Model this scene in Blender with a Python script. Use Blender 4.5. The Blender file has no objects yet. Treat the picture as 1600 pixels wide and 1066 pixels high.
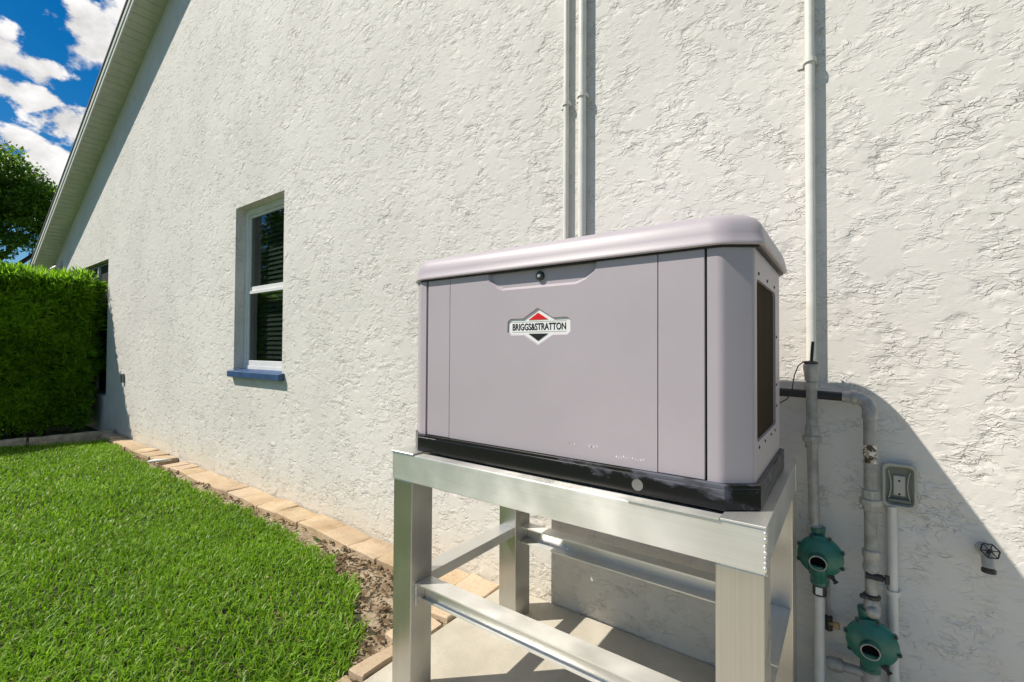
import bpy, bmesh, math, random
import numpy as np
from mathutils import Vector, Matrix

sc = bpy.context.scene
COL = sc.collection
rad = math.radians
random.seed(7)
RNG = np.random.default_rng(11)

# ------------------------------------------------------------------ camera
cam_d = bpy.data.cameras.new("camera")
cam = bpy.data.objects.new("camera", cam_d)
COL.objects.link(cam)
yaw, pit, rol = rad(36.22), rad(0.964), rad(0.317)
fw = Vector((-math.sin(yaw) * math.cos(pit), math.cos(yaw) * math.cos(pit), math.sin(pit)))
rt = Vector((math.cos(yaw), math.sin(yaw), 0))
up = rt.cross(fw)
r2 = math.cos(rol) * rt + math.sin(rol) * up
u2 = -math.sin(rol) * rt + math.cos(rol) * up
mw = Matrix((r2, u2, -fw)).transposed().to_4x4()
mw.translation = Vector((0, -2.2, 1.436))
cam.matrix_world = mw
cam_d.sensor_width = 36.0
cam_d.lens = 36.0 * 713.94 / 1600.0
cam_d.clip_start = 0.05
cam_d.clip_end = 2000
sc.camera = cam

# ------------------------------------------------------------------ light
SUN = Vector((-1.07, -1.0, 1.78)).normalized()
SUN_STRENGTH, SKY_STRENGTH, EXPOSURE = 4.6, 0.072, 0.32
sun_d = bpy.data.lights.new("sun", 'SUN')
sun_d.energy = SUN_STRENGTH
sun_d.angle = rad(0.5)
sun_d.color = (1.0, 0.935, 0.83)
sun = bpy.data.objects.new("sun", sun_d)
sun.rotation_euler = (-SUN).to_track_quat('-Z', 'Y').to_euler()
sun.location = SUN * 30
COL.objects.link(sun)

world = bpy.data.worlds.new("World")
sc.world = world
world.use_nodes = True


def build_world():
    nt = world.node_tree
    N, L = nt.nodes, nt.links
    N.clear()
    out = N.new('ShaderNodeOutputWorld')
    bg = N.new('ShaderNodeBackground')
    bg.inputs['Strength'].default_value = SKY_STRENGTH
    L.new(bg.outputs[0], out.inputs[0])
    sky = N.new('ShaderNodeTexSky')
    sky.sky_type = 'NISHITA'
    sky.sun_disc = False
    sky.sun_elevation = math.asin(SUN.z)
    sky.sun_rotation = math.atan2(SUN.x, SUN.y)
    sky.air_density = 1.0
    sky.dust_density = 0.3
    sky.ozone_density = 3.0
    hsv = N.new('ShaderNodeHueSaturation')
    hsv.inputs['Saturation'].default_value = 1.5
    hsv.inputs['Value'].default_value = 1.0
    L.new(sky.outputs[0], hsv.inputs['Color'])
    tc = N.new('ShaderNodeTexCoord')
    # large soft cloud field over the whole sky
    mp = N.new('ShaderNodeMapping')
    mp.inputs['Scale'].default_value = (1, 1, 1.45)
    L.new(tc.outputs['Generated'], mp.inputs['Vector'])
    n1 = N.new('ShaderNodeTexNoise')
    n1.inputs['Scale'].default_value = 5.5
    n1.inputs['Detail'].default_value = 9
    n1.inputs['Roughness'].default_value = 0.55
    L.new(mp.outputs[0], n1.inputs['Vector'])
    n2 = N.new('ShaderNodeTexNoise')
    n2.inputs['Scale'].default_value = 17
    n2.inputs['Detail'].default_value = 8
    n2.inputs['Roughness'].default_value = 0.6
    L.new(mp.outputs[0], n2.inputs['Vector'])

    def math_(op, a, b=None, clamp=False):
        m = N.new('ShaderNodeMath')
        m.operation = op
        m.use_clamp = clamp
        for i, v in enumerate((a, b)):
            if v is None:
                continue
            if isinstance(v, (int, float)):
                m.inputs[i].default_value = v
            else:
                L.new(v, m.inputs[i])
        return m.outputs[0]

    field = None
    # individual cumulus puffs: direction, radius, vertical squash
    puffs = [((-0.8760, 0.1600, 0.4580), 0.040, 1.15), ((-0.8700, 0.1900, 0.4400), 0.035, 1.2),
             ((-0.9133, 0.1194, 0.3895), 0.028, 1.5),
             ((-0.9320, 0.1180, 0.3500), 0.038, 1.6), ((-0.9280, 0.1500, 0.3330), 0.046, 1.4),
             ((-0.9330, 0.0850, 0.3560), 0.030, 1.6), ((-0.9250, 0.1850, 0.3250), 0.035, 1.3),
             ((-0.9502, 0.1050, 0.2920), 0.036, 2.0), ((-0.9480, 0.1350, 0.2760), 0.040, 1.8),
             ((-0.9600, 0.0650, 0.2750), 0.04, 1.6), ((-0.955, 0.155, 0.247), 0.05, 1.6),
             ((-0.9124, 0.0760, 0.4005), 0.030, 1.0), ((-0.965, 0.03, 0.24), 0.06, 1.5)]
    sep = N.new('ShaderNodeSeparateXYZ')
    L.new(tc.outputs['Generated'], sep.inputs[0])
    wob = math_('SUBTRACT', n2.outputs['Fac'], 0.5)
    for (d, r, sq) in puffs:
        dx = math_('SUBTRACT', sep.outputs[0], d[0])
        dy = math_('SUBTRACT', sep.outputs[1], d[1])
        dz = math_('MULTIPLY', math_('SUBTRACT', sep.outputs[2], d[2]), sq)
        q = math_('ADD', math_('ADD', math_('MULTIPLY', dx, dx), math_('MULTIPLY', dy, dy)), math_('MULTIPLY', dz, dz))
        v = math_('SUBTRACT', 1.0, math_('DIVIDE', math_('SQRT', q), r))
        field = v if field is None else math_('MAXIMUM', field, v)
    field = math_('MAXIMUM', field, -0.8)
    field = math_('ADD', field, math_('MULTIPLY', wob, 2.9))
    m1 = N.new('ShaderNodeMapRange')
    m1.interpolation_type = 'SMOOTHSTEP'
    m1.inputs['From Min'].default_value = 0.0
    m1.inputs['From Max'].default_value = 0.34
    L.new(field, m1.inputs['Value'])
    # the other clouds of the same sky (fair-weather cumulus all round)
    m2 = N.new('ShaderNodeMapRange')
    m2.interpolation_type = 'SMOOTHSTEP'
    m2.inputs['From Min'].default_value = 0.545
    m2.inputs['From Max'].default_value = 0.60
    L.new(n1.outputs['Fac'], m2.inputs['Value'])
    mask = math_('MAXIMUM', m1.outputs[0], m2.outputs[0])
    # cloud tone: brighter and greyer lumps
    ramp = N.new('ShaderNodeMapRange')
    ramp.inputs['From Min'].default_value = 0.3
    ramp.inputs['From Max'].default_value = 0.7
    ramp.inputs['To Min'].default_value = 0.62
    ramp.inputs['To Max'].default_value = 1.1
    L.new(n2.outputs['Fac'], ramp.inputs['Value'])
    cc = N.new('ShaderNodeVectorMath')
    cc.operation = 'SCALE'
    cc.inputs[0].default_value = (11.6, 11.4, 11.3)
    L.new(ramp.outputs[0], cc.inputs['Scale'])
    mix = N.new('ShaderNodeMix')
    mix.data_type = 'RGBA'
    L.new(mask, mix.inputs['Factor'])
    L.new(hsv.outputs[0], mix.inputs[6])
    L.new(cc.outputs[0], mix.inputs[7])
    L.new(mix.outputs[2], bg.inputs['Color'])


build_world()
sc.view_settings.view_transform = 'Standard'
sc.view_settings.look = 'None'
sc.view_settings.gamma = 1
sc.view_settings.exposure = EXPOSURE
sc.view_settings.use_curve_mapping = False


# ------------------------------------------------------------------ helpers
class NB:
    """small node builder for one material"""

    def __init__(s, name):
        s.m = bpy.data.materials.new(name)
        s.m.use_nodes = True
        s.t = s.m.node_tree
        s.N, s.L = s.t.nodes, s.t.links
        s.b = s.N['Principled BSDF']
        s.pos = s.N.new('ShaderNodeNewGeometry')

    def set(s, **k):
        for n, v in k.items():
            n = n.replace('_', ' ')
            if hasattr(v, 'is_linked'):
                s.L.new(v, s.b.inputs[n])
            elif n == 'Base Color':
                s.b.inputs[n].default_value = (*v, 1) if len(v) == 3 else v
            else:
                s.b.inputs[n].default_value = v
        return s

    def math(s, op, a, b=None, clamp=False):
        m = s.N.new('ShaderNodeMath')
        m.operation = op
        m.use_clamp = clamp
        for i, v in enumerate((a, b)):
            if v is None:
                continue
            if isinstance(v, (int, float)):
                m.inputs[i].default_value = v
            else:
                s.L.new(v, m.inputs[i])
        return m.outputs[0]

    def map(s, scale=(1, 1, 1), rot=(0, 0, 0), loc=(0, 0, 0), src=None):
        m = s.N.new('ShaderNodeMapping')
        m.inputs['Scale'].default_value = scale
        m.inputs['Rotation'].default_value = rot
        m.inputs['Location'].default_value = loc
        s.L.new(src if src is not None else s.pos.outputs['Position'], m.inputs['Vector'])
        return m.outputs[0]

    def noise(s, scale, detail=4, rough=0.5, vec=None, dist=0.0):
        n = s.N.new('ShaderNodeTexNoise')
        n.inputs['Scale'].default_value = scale
        n.inputs['Detail'].default_value = detail
        n.inputs['Roughness'].default_value = rough
        n.inputs['Distortion'].default_value = dist
        s.L.new(vec if vec is not None else s.pos.outputs['Position'], n.inputs['Vector'])
        return n.outputs['Fac']

    def step(s, v, a, b, lo=0.0, hi=1.0):
        m = s.N.new('ShaderNodeMapRange')
        m.interpolation_type = 'SMOOTHSTEP'
        m.inputs['From Min'].default_value = a
        m.inputs['From Max'].default_value = b
        m.inputs['To Min'].default_value = lo
        m.inputs['To Max'].default_value = hi
        s.L.new(v, m.inputs['Value'])
        return m.outputs[0]

    def mix(s, f, a, b):
        m = s.N.new('ShaderNodeMix')
        m.data_type = 'RGBA'
        for i, v in ((0, f), (6, a), (7, b)):
            if hasattr(v, 'is_linked'):
                s.L.new(v, m.inputs[i])
            elif i == 0:
                m.inputs[i].default_value = v
            else:
                m.inputs[i].default_value = (*v, 1)
        return m.outputs[2]

    def bump(s, h, dist=0.002, strength=1.0):
        b = s.N.new('ShaderNodeBump')
        b.inputs['Distance'].default_value = dist
        b.inputs['Strength'].default_value = strength
        s.L.new(h, b.inputs['Height'])
        s.L.new(b.outputs[0], s.b.inputs['Normal'])
        return s

    def island(s):
        return s.pos.outputs['Random Per Island']


def plain(name, c, rough=0.5, metal=0.0, var=0.08, scale=6.0, bump=0.0, bscale=200.0):
    n = NB(name)
    f = n.noise(scale, 5, 0.6)
    d = tuple(max(0, v * (1 - var * 2)) for v in c)
    e = tuple(v * (1 + var) for v in c)
    n.set(Base_Color=n.mix(n.step(f, 0.3, 0.7), d, e), Roughness=rough, Metallic=metal)
    if bump:
        n.bump(n.noise(bscale, 3), bump)
    return n.m


def link(name, me, mat, parent=None):
    o = bpy.data.objects.new(name, me)
    COL.objects.link(o)
    if mat is not None and not me.materials:
        me.materials.append(mat)
    if parent is not None:
        o.parent = parent
        o.matrix_parent_inverse = Matrix.Translation(root_loc(parent)).inverted()
    return o


def root_loc(p):
    v = Vector(p.location)
    return v


def thing(name, label, cat, loc=(0, 0, 0), group=None):
    o = bpy.data.objects.new(name, None)
    COL.objects.link(o)
    o.location = loc
    o.empty_display_size = 0.1
    o['label'], o['category'] = label, cat
    if group:
        o['group'] = group
    return o


def tag(o, label, cat, group=None):
    o['label'], o['category'] = label, cat
    if group:
        o['group'] = group
    return o


def mesh_of(bm, name, smooth=False, angle=None):
    me = bpy.data.meshes.new(name)
    bmesh.ops.recalc_face_normals(bm, faces=bm.faces[:])
    if angle is not None:
        for f in bm.faces:
            f.smooth = True
        for e in bm.edges:
            if len(e.link_faces) == 2 and e.calc_face_angle(0) > rad(angle):
                e.smooth = False
    elif smooth:
        for f in bm.faces:
            f.smooth = True
    bm.to_mesh(me)
    bm.free()
    return me


# child of a part: the part mesh has identity transform relative to its thing
def part(name, bm, mat, parent=None, smooth=False, angle=None, label=None, kind=None):
    me = mesh_of(bm, name, smooth, angle)
    o = bpy.data.objects.new(name, me)
    COL.objects.link(o)
    me.materials.append(mat)
    if parent is not None:
        o.parent = parent
        top = parent if parent.type == 'EMPTY' else None
        if top is not None:
            o.matrix_parent_inverse = Matrix.Translation(-Vector(top.location))
        else:
            # parent is a mesh part built in world coordinates: same frame
            o.matrix_parent_inverse = Matrix.Identity(4)
    if label:
        o['label'] = label
    if kind:
        o['kind'] = kind
    return o


def B():
    return bmesh.new()


def box(bm, x0, x1, y0, y1, z0, z1, bev=0.0, seg=1):
    t = bmesh.new()
    vs = [t.verts.new((x, y, z)) for x in (x0, x1) for y in (y0, y1) for z in (z0, z1)]
    for f in ((0, 1, 3, 2), (4, 6, 7, 5), (0, 4, 5, 1), (2, 3, 7, 6), (0, 2, 6, 4), (1, 5, 7, 3)):
        t.faces.new([vs[i] for i in f])
    if bev > 0:
        bmesh.ops.bevel(t, geom=t.edges[:], offset=bev, segments=seg, affect='EDGES', profile=0.6)
    merge(bm, t)
    return bm


def merge(bm, t, mat4=None):
    if mat4 is not None:
        t.transform(mat4)
    me = bpy.data.meshes.new("tmp")
    t.to_mesh(me)
    t.free()
    bm.from_mesh(me)
    bpy.data.meshes.remove(me)


def prism(bm, pts, axis, a0, a1, bev=0.0):
    """extrude a 2-D outline along an axis: 'x' -> (y,z), 'y' -> (x,z), 'z' -> (x,y)"""
    def P(p, a):
        return {'x': (a, p[0], p[1]), 'y': (p[0], a, p[1]), 'z': (p[0], p[1], a)}[axis]
    t = bmesh.new()
    A = [t.verts.new(P(p, a0)) for p in pts]
    Bv = [t.verts.new(P(p, a1)) for p in pts]
    t.faces.new(A[::-1])
    t.faces.new(Bv)
    n = len(pts)
    for i in range(n):
        t.faces.new((A[i], A[(i + 1) % n], Bv[(i + 1) % n], Bv[i]))
    if bev:
        bmesh.ops.recalc_face_normals(t, faces=t.faces[:])
        bmesh.ops.bevel(t, geom=t.edges[:], offset=bev, segments=1, affect='EDGES')
    merge(bm, t)
    return bm


def tube(bm, pts, rads, seg=16, cap=True):
    pts = [Vector(p) for p in pts]
    if isinstance(rads, (int, float)):
        rads = [rads] * len(pts)
    rings = []
    prev = None
    for i, p in enumerate(pts):
        d = (pts[min(i + 1, len(pts) - 1)] - pts[max(i - 1, 0)])
        if d.length < 1e-9:
            d = Vector((0, 0, 1))
        d.normalize()
        if prev is None:
            a = Vector((1, 0, 0)) if abs(d.x) < 0.8 else Vector((0, 1, 0))
            u = d.cross(a).normalized()
        else:
            u = (prev - d * prev.dot(d)).normalized()
        prev = u
        v = d.cross(u)
        rings.append([bm.verts.new(p + (u * math.cos(2 * math.pi * k / seg) + v * math.sin(2 * math.pi * k / seg)) * rads[i]) for k in range(seg)])
    for a, b in zip(rings, rings[1:]):
        for k in range(seg):
            bm.faces.new((a[k], a[(k + 1) % seg], b[(k + 1) % seg], b[k]))
    if cap:
        bm.faces.new(rings[0][::-1])
        bm.faces.new(rings[-1])
    return bm


def lathe(bm, o, axis, prof, seg=24, cap=True):
    """prof: (distance along axis, radius)"""
    ax = Vector(axis).normalized()
    o = Vector(o)
    a = Vector((1, 0, 0)) if abs(ax.x) < 0.8 else Vector((0, 1, 0))
    u = ax.cross(a).normalized()
    v = ax.cross(u)
    rings = []
    for (t, r) in prof:
        rings.append([bm.verts.new(o + ax * t + (u * math.cos(2 * math.pi * k / seg) + v * math.sin(2 * math.pi * k / seg)) * max(r, 1e-4)) for k in range(seg)])
    for a_, b_ in zip(rings, rings[1:]):
        for k in range(seg):
            bm.faces.new((a_[k], a_[(k + 1) % seg], b_[(k + 1) % seg], b_[k]))
    if cap:
        bm.faces.new(rings[0][::-1])
        bm.faces.new(rings[-1])
    return bm


def stack(bm, rings, cap=True):
    """rings: list of lists of 3-D points of equal length"""
    R_ = [[bm.verts.new(p) for p in r] for r in rings]
    n = len(rings[0])
    for a, b in zip(R_, R_[1:]):
        for k in range(n):
            bm.faces.new((a[k], a[(k + 1) % n], b[(k + 1) % n], b[k]))
    if cap:
        bm.faces.new(R_[0][::-1])
        bm.faces.new(R_[-1])
    return bm


def blob(bm, c, r, seg=8, squash=(1, 1, 1)):
    t = bmesh.new()
    bmesh.ops.create_uvsphere(t, u_segments=seg, v_segments=max(4, seg // 2), radius=r)
    merge(bm, t, Matrix.Translation(c) @ Matrix.Diagonal((*squash, 1)))
    return bm


# ------------------------------------------------------------------ materials
def make_stucco(name, col, dirt=True):
    n = NB(name)
    # skip-trowel coat: flat pressed areas with torn, stepped edges that lean up to the right
    v1 = n.map(scale=(0.62, 1, 1.35), rot=(0, rad(34), 0))
    v2 = n.map(scale=(0.70, 1, 1.30), rot=(0, rad(58), 0), loc=(4.3, 0, 1.7))
    v3 = n.map(scale=(0.75, 1, 1.25), rot=(0, rad(12), 0), loc=(9.1, 0, 6.2))
    a = n.noise(11, 3.4, 0.56, v1, 0.35)
    b = n.noise(17, 3.0, 0.55, v2, 0.45)
    d = n.noise(24, 2.6, 0.55, v3, 0.4)
    # where the float dragged hard the edges stay, elsewhere the coat is pressed flat
    big = n.step(n.noise(2.6, 3, 0.55), 0.36, 0.62, 0.35, 1.0)
    m1 = n.math('MULTIPLY', n.step(n.noise(7.5, 2, 0.5, n.map(loc=(2.2, 0, 8.8))), 0.47, 0.66), big)
    m2 = n.math('MULTIPLY', n.step(n.noise(8.5, 2, 0.5, n.map(loc=(7.7, 0, 3.1))), 0.46, 0.65), big)
    m3 = n.math('MULTIPLY', n.step(n.noise(9.5, 2, 0.5, n.map(loc=(5.1, 0, 0.4))), 0.47, 0.66), big)
    h = None
    for src, lo, w, m, k in ((a, 0.500, 0.019, m1, 1.0), (a, 0.585, 0.019, m2, 0.9), (a, 0.415, 0.019, m3, 0.85),
                             (b, 0.520, 0.024, m2, 0.75), (b, 0.440, 0.024, m1, 0.7), (b, 0.600, 0.024, m3, 0.7),
                             (d, 0.500, 0.030, m3, 0.5), (d, 0.580, 0.030, m1, 0.45), (d, 0.430, 0.030, m2, 0.45)):
        t = n.math('MULTIPLY', n.math('MULTIPLY', n.math('SUBTRACT', n.step(src, lo, lo + w), 0.5), m), k)
        h = t if h is None else n.math('ADD', h, t)
    h = n.math('ADD', h, n.math('MULTIPLY', n.noise(40, 3, 0.6), 0.16))
    h = n.math('ADD', h, n.math('MULTIPLY', n.noise(240, 3, 0.6), 0.10))
    n.bump(h, 0.0046, 1.0)
    c = n.mix(n.step(n.noise(0.9, 5, 0.6), 0.3, 0.7), tuple(v * 0.92 for v in col), tuple(v * 1.03 for v in col))
    if dirt:
        sep = n.N.new('ShaderNodeSeparateXYZ')
        n.L.new(n.pos.outputs['Position'], sep.inputs[0])
        f = n.math('ADD', sep.outputs[2], n.math('MULTIPLY', n.math('SUBTRACT', n.noise(4, 5, 0.65), 0.5), 0.5))
        low = n.step(f, 0.42, 0.02)
        c = n.mix(n.math('MULTIPLY', low, 0.42), c, (0.60, 0.52, 0.36))
    n.set(Base_Color=c, Roughness=0.75)
    n.b.inputs['Specular IOR Level'].default_value = 0.25
    return n.m


def make_alu(name, axis):
    """mill-finish extrusion: drawing marks along one axis"""
    n = NB(name)
    sc3 = {'x': (0.5, 160, 160), 'y': (160, 0.5, 160), 'z': (160, 160, 0.5)}[axis]
    f = n.noise(3.0, 4, 0.6, n.map(scale=sc3))
    g = n.noise(6, 3, 0.5)
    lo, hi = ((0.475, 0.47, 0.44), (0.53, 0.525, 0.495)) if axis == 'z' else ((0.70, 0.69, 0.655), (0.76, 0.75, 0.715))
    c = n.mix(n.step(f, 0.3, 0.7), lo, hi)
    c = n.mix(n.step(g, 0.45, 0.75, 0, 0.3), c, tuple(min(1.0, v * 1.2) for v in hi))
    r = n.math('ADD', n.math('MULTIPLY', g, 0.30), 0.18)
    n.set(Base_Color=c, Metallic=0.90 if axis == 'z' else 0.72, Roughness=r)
    n.b.inputs['Anisotropic'].default_value = 0.85
    n.b.inputs['Anisotropic Rotation'].default_value = 0.25
    tv = n.N.new('ShaderNodeCombineXYZ')
    for i, k in enumerate('xyz'):
        tv.inputs[i].default_value = 1.0 if k == axis else 0.0
    n.L.new(tv.outputs[0], n.b.inputs['Tangent'])
    n.bump(f, 0.00012, 0.4)
    return n.m


M = {}
M['stucco'] = make_stucco('stucco', (0.705, 0.675, 0.632))
M['alu_x'] = make_alu('aluminium_x', 'x')
M['alu_y'] = make_alu('aluminium_y', 'y')
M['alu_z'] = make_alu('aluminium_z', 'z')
M['weld'] = plain('weld', (0.78, 0.78, 0.75), 0.4, 0.8, 0.1, 60)
M['trim'] = plain('white_trim', (0.70, 0.69, 0.64), 0.45, 0, 0.04)
M['soffit'] = plain('soffit_vinyl', (0.66, 0.65, 0.58), 0.5, 0, 0.04)
M['shingle'] = plain('shingle', (0.10, 0.095, 0.09), 0.9, 0, 0.3, 30, 0.003, 120)
M['drip'] = plain('drip_edge', (0.16, 0.15, 0.14), 0.6)
M['pvc'] = plain('painted_pvc', (0.72, 0.705, 0.65), 0.4, 0, 0.05, 9)
M['galv'] = plain('grey_pipe', (0.36, 0.355, 0.335), 0.5, 0.25, 0.12, 25, 0.0006, 150)
M['galv_light'] = plain('grey_fitting', (0.42, 0.41, 0.385), 0.5, 0.2, 0.12, 40, 0.0006, 150)
M['black_rubber'] = plain('black_rubber', (0.018, 0.018, 0.019), 0.55)
M['black_metal'] = plain('black_metal', (0.02, 0.02, 0.02), 0.4)
M['reg_green'] = plain('green_enamel', (0.024, 0.145, 0.108), 0.32, 0.0, 0.12, 18)
M['hole'] = plain('dark_bore', (0.006, 0.006, 0.006), 0.7)
M['blue'] = plain('blue_paint', (0.030, 0.078, 0.180), 0.5, 0, 0.12, 12, 0.001, 90)
M['win_frame'] = plain('white_vinyl', (0.74, 0.74, 0.73), 0.35, 0, 0.03)
M['dark_frame'] = plain('bronze_frame', (0.05, 0.048, 0.045), 0.4)
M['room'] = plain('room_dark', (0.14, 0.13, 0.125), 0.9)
M['blind'] = plain('blind_slat', (0.24, 0.23, 0.225), 0.5)
M['bronze_box'] = plain('grey_box', (0.20, 0.195, 0.18), 0.4, 0.2)
M['cover_clear'] = plain('cover_smoked', (0.46, 0.455, 0.39), 0.25, 0, 0.06)
M['cover_dark'] = plain('cover_inside', (0.17, 0.175, 0.155), 0.35)
M['outlet'] = plain('outlet_face', (0.45, 0.44, 0.40), 0.4)
M['brass'] = plain('old_brass', (0.34, 0.25, 0.14), 0.45, 0.6, 0.15, 60)
M['hole'].node_tree.nodes['Principled BSDF'].inputs['Specular IOR Level'].default_value = 0.0


def make_glass():
    n = NB('window_glass')
    N, L = n.N, n.L
    out = [x for x in N if x.type == 'OUTPUT_MATERIAL'][0]
    tr = N.new('ShaderNodeBsdfTransparent')
    tr.inputs[0].default_value = (0.55, 0.60, 0.58, 1)
    gl = N.new('ShaderNodeBsdfGlossy')
    gl.inputs['Roughness'].default_value = 0.01
    gl.inputs['Color'].default_value = (0.9, 0.95, 0.93, 1)
    fr = N.new('ShaderNodeFresnel')
    fr.inputs['IOR'].default_value = 1.6
    mx = N.new('ShaderNodeMixShader')
    L.new(n.math('MULTIPLY', n.math('MULTIPLY', fr.outputs[0], 1.2, True), n.math('SUBTRACT', 1.0, n.pos.outputs['Backfacing'])), mx.inputs[0])
    L.new(tr.outputs[0], mx.inputs[1])
    L.new(gl.outputs[0], mx.inputs[2])
    L.new(mx.outputs[0], out.inputs[0])
    N.remove(n.b)
    return n.m


M['glass'] = make_glass()
M['screen'] = plain('insect_screen', (0.018, 0.018, 0.018), 0.9, 0, 0.1)


def make_paint():
    n = NB('lavender_grey_enamel')
    f = n.noise(2.2, 5, 0.6)
    c = n.mix(n.step(f, 0.3, 0.7), (0.392, 0.352, 0.382), (0.420, 0.376, 0.407))
    d = n.noise(24, 6, 0.7, n.map(scale=(1, 1, 0.5)))
    c = n.mix(n.step(d, 0.60, 0.8, 0, 0.12), c, (0.34, 0.32, 0.31))
    n.set(Base_Color=c, Roughness=n.math('ADD', n.math('MULTIPLY', f, 0.15), 0.36))
    n.bump(n.noise(420, 2), 0.00025)
    return n.m


def make_base_black():
    n = NB('worn_black_enamel')
    sep = n.N.new('ShaderNodeSeparateXYZ')
    n.L.new(n.pos.outputs['Position'], sep.inputs[0])
    f = n.noise(9, 7, 0.66, n.map(scale=(0.6, 1, 1.5)), 0.5)
    right = n.step(sep.outputs[0], -0.85, -0.35)
    f2 = n.math('ADD', f, n.math('MULTIPLY', right, 0.085))
    f2 = n.math('ADD', f2, n.step(sep.outputs[2], 1.045, 1.09, -0.07, 0.05))
    w = n.step(f2, 0.60, 0.74)
    c = n.mix(n.math('MULTIPLY', w, 0.75), (0.010, 0.010, 0.011), (0.12, 0.125, 0.155))
    n.set(Base_Color=c, Roughness=n.math('ADD', n.math('MULTIPLY', w, 0.4), 0.22))
    n.b.inputs['Specular IOR Level'].default_value = 0.3
    return n.m


def make_concrete():
    n = NB('concrete')
    f = n.noise(3.5, 7, 0.62)
    g = n.noise(38, 5, 0.7)
    c = n.mix(n.step(f, 0.3, 0.7), (0.42, 0.385, 0.31), (0.54, 0.50, 0.415))
    c = n.mix(n.step(g, 0.55, 0.75, 0, 0.35), c, (0.30, 0.27, 0.22))
    n.set(Base_Color=c, Roughness=0.85)
    n.bump(n.math('ADD', n.math('MULTIPLY', g, 0.6), n.noise(170, 3, 0.6)), 0.0022)
    return n.m


def make_paver():
    n = NB('buff_paver')
    f = n.noise(5, 6, 0.65)
    g = n.noise(48, 5, 0.7)
    oi = n.N.new('ShaderNodeObjectInfo')
    c = n.mix(n.step(f, 0.3, 0.7), (0.43, 0.30, 0.17), (0.56, 0.44, 0.28))
    c = n.mix(n.math('MULTIPLY', oi.outputs['Random'], 0.6), c, (0.58, 0.46, 0.34))
    o2 = n.math('FRACT', n.math('MULTIPLY', oi.outputs['Random'], 7.31))
    c = n.mix(n.step(o2, 0.55, 0.95, 0, 0.5), c, (0.36, 0.27, 0.17))
    c = n.mix(n.step(g, 0.54, 0.70, 0, 0.6), c, (0.27, 0.17, 0.10))
    c = n.mix(n.step(n.noise(2.7, 6, 0.7, n.map(loc=(3, 5, 1))), 0.50, 0.68, 0, 0.55), c, (0.30, 0.22, 0.14))
    n.set(Base_Color=c, Roughness=0.9)
    n.bump(n.math('ADD', g, n.math('MULTIPLY', n.noise(130, 4, 0.7), 0.7)), 0.004)
    return n.m


def make_soil():
    n = NB('dry_soil')
    f = n.noise(9, 8, 0.7)
    g = n.noise(70, 6, 0.75)
    c = n.mix(n.step(f, 0.32, 0.68), (0.24, 0.17, 0.10), (0.50, 0.41, 0.29))
    c = n.mix(n.step(g, 0.52, 0.7, 0, 0.75), c, (0.07, 0.045, 0.025))
    n.set(Base_Color=c, Roughness=0.95)
    n.bump(n.math('ADD', f, n.math('MULTIPLY', g, 0.5)), 0.02)
    return n.m


def make_leaf(name, c0, c1, trans=0.35, rough=0.4, spec=0.5, straw=0.0):
    n = NB(name)
    N, L = n.N, n.L
    out = [x for x in N if x.type == 'OUTPUT_MATERIAL'][0]
    c = n.mix(n.island(), c0, c1)
    if straw:
        c = n.mix(n.step(n.island(), 1 - straw, 1 - straw * 0.9, 0, 0.85), c, (0.42, 0.36, 0.16))
    big = n.noise(1.4, 4, 0.6)
    c = n.mix(n.step(big, 0.35, 0.7, 0, 0.35), c, tuple(v * 1.25 for v in c1))
    n.set(Base_Color=c, Roughness=rough)
    n.b.inputs['Specular IOR Level'].default_value = spec
    tl = N.new('ShaderNodeBsdfTranslucent')
    hs = N.new('ShaderNodeHueSaturation')
    hs.inputs['Value'].default_value = 1.5
    L.new(c, hs.inputs['Color'])
    L.new(hs.outputs[0], tl.inputs[0])
    mx = N.new('ShaderNodeMixShader')
    mx.inputs[0].default_value = trans
    L.new(n.b.outputs[0], mx.inputs[1])
    L.new(tl.outputs[0], mx.inputs[2])
    L.new(mx.outputs[0], out.inputs[0])
    return n.m


M['paint'] = make_paint()
M['base_black'] = make_base_black()
M['concrete'] = make_concrete()
M['paver'] = make_paver()
M['soil'] = make_soil()
M['grass'] = make_leaf('grass_blade', (0.080, 0.195, 0.007), (0.235, 0.405, 0.020), 0.40, 0.45, 0.35, 0.03)
M['hedge'] = make_leaf('hedge_leaf', (0.090, 0.230, 0.010), (0.280, 0.480, 0.026), 0.58, 0.4)
M['tree'] = make_leaf('tree_leaf', (0.055, 0.130, 0.010), (0.170, 0.300, 0.020), 0.48, 0.45)
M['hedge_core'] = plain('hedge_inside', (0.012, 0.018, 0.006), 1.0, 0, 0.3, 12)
M['bark'] = plain('bark', (0.10, 0.075, 0.055), 0.9, 0, 0.3, 14, 0.01, 30)
M['thatch'] = plain('lawn_thatch', (0.035, 0.045, 0.012), 1.0, 0, 0.4, 22, 0.01, 60)
M['far_grass'] = plain('far_grass', (0.06, 0.11, 0.02), 1.0, 0, 0.3, 3, 0.02, 20)
M['kerb'] = plain('kerb_stone', (0.36, 0.31, 0.22), 0.9, 0, 0.2, 9, 0.004, 60)
M['debris'] = make_leaf('dead_leaf', (0.07, 0.045, 0.022), (0.20, 0.14, 0.08), 0.1, 0.8, 0.2)
M['badge_white'] = plain('badge_white', (0.78, 0.78, 0.77), 0.3, 0, 0.02)
M['badge_red'] = plain('badge_red', (0.62, 0.008, 0.008), 0.35, 0, 0.02)
M['badge_black'] = plain('badge_black', (0.012, 0.012, 0.012), 0.35, 0, 0.02)
M['print_white'] = plain('print_white', (0.8, 0.8, 0.8), 0.5)
M['lamp_white'] = plain('lamp_white', (0.62, 0.62, 0.58), 0.4)


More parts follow.
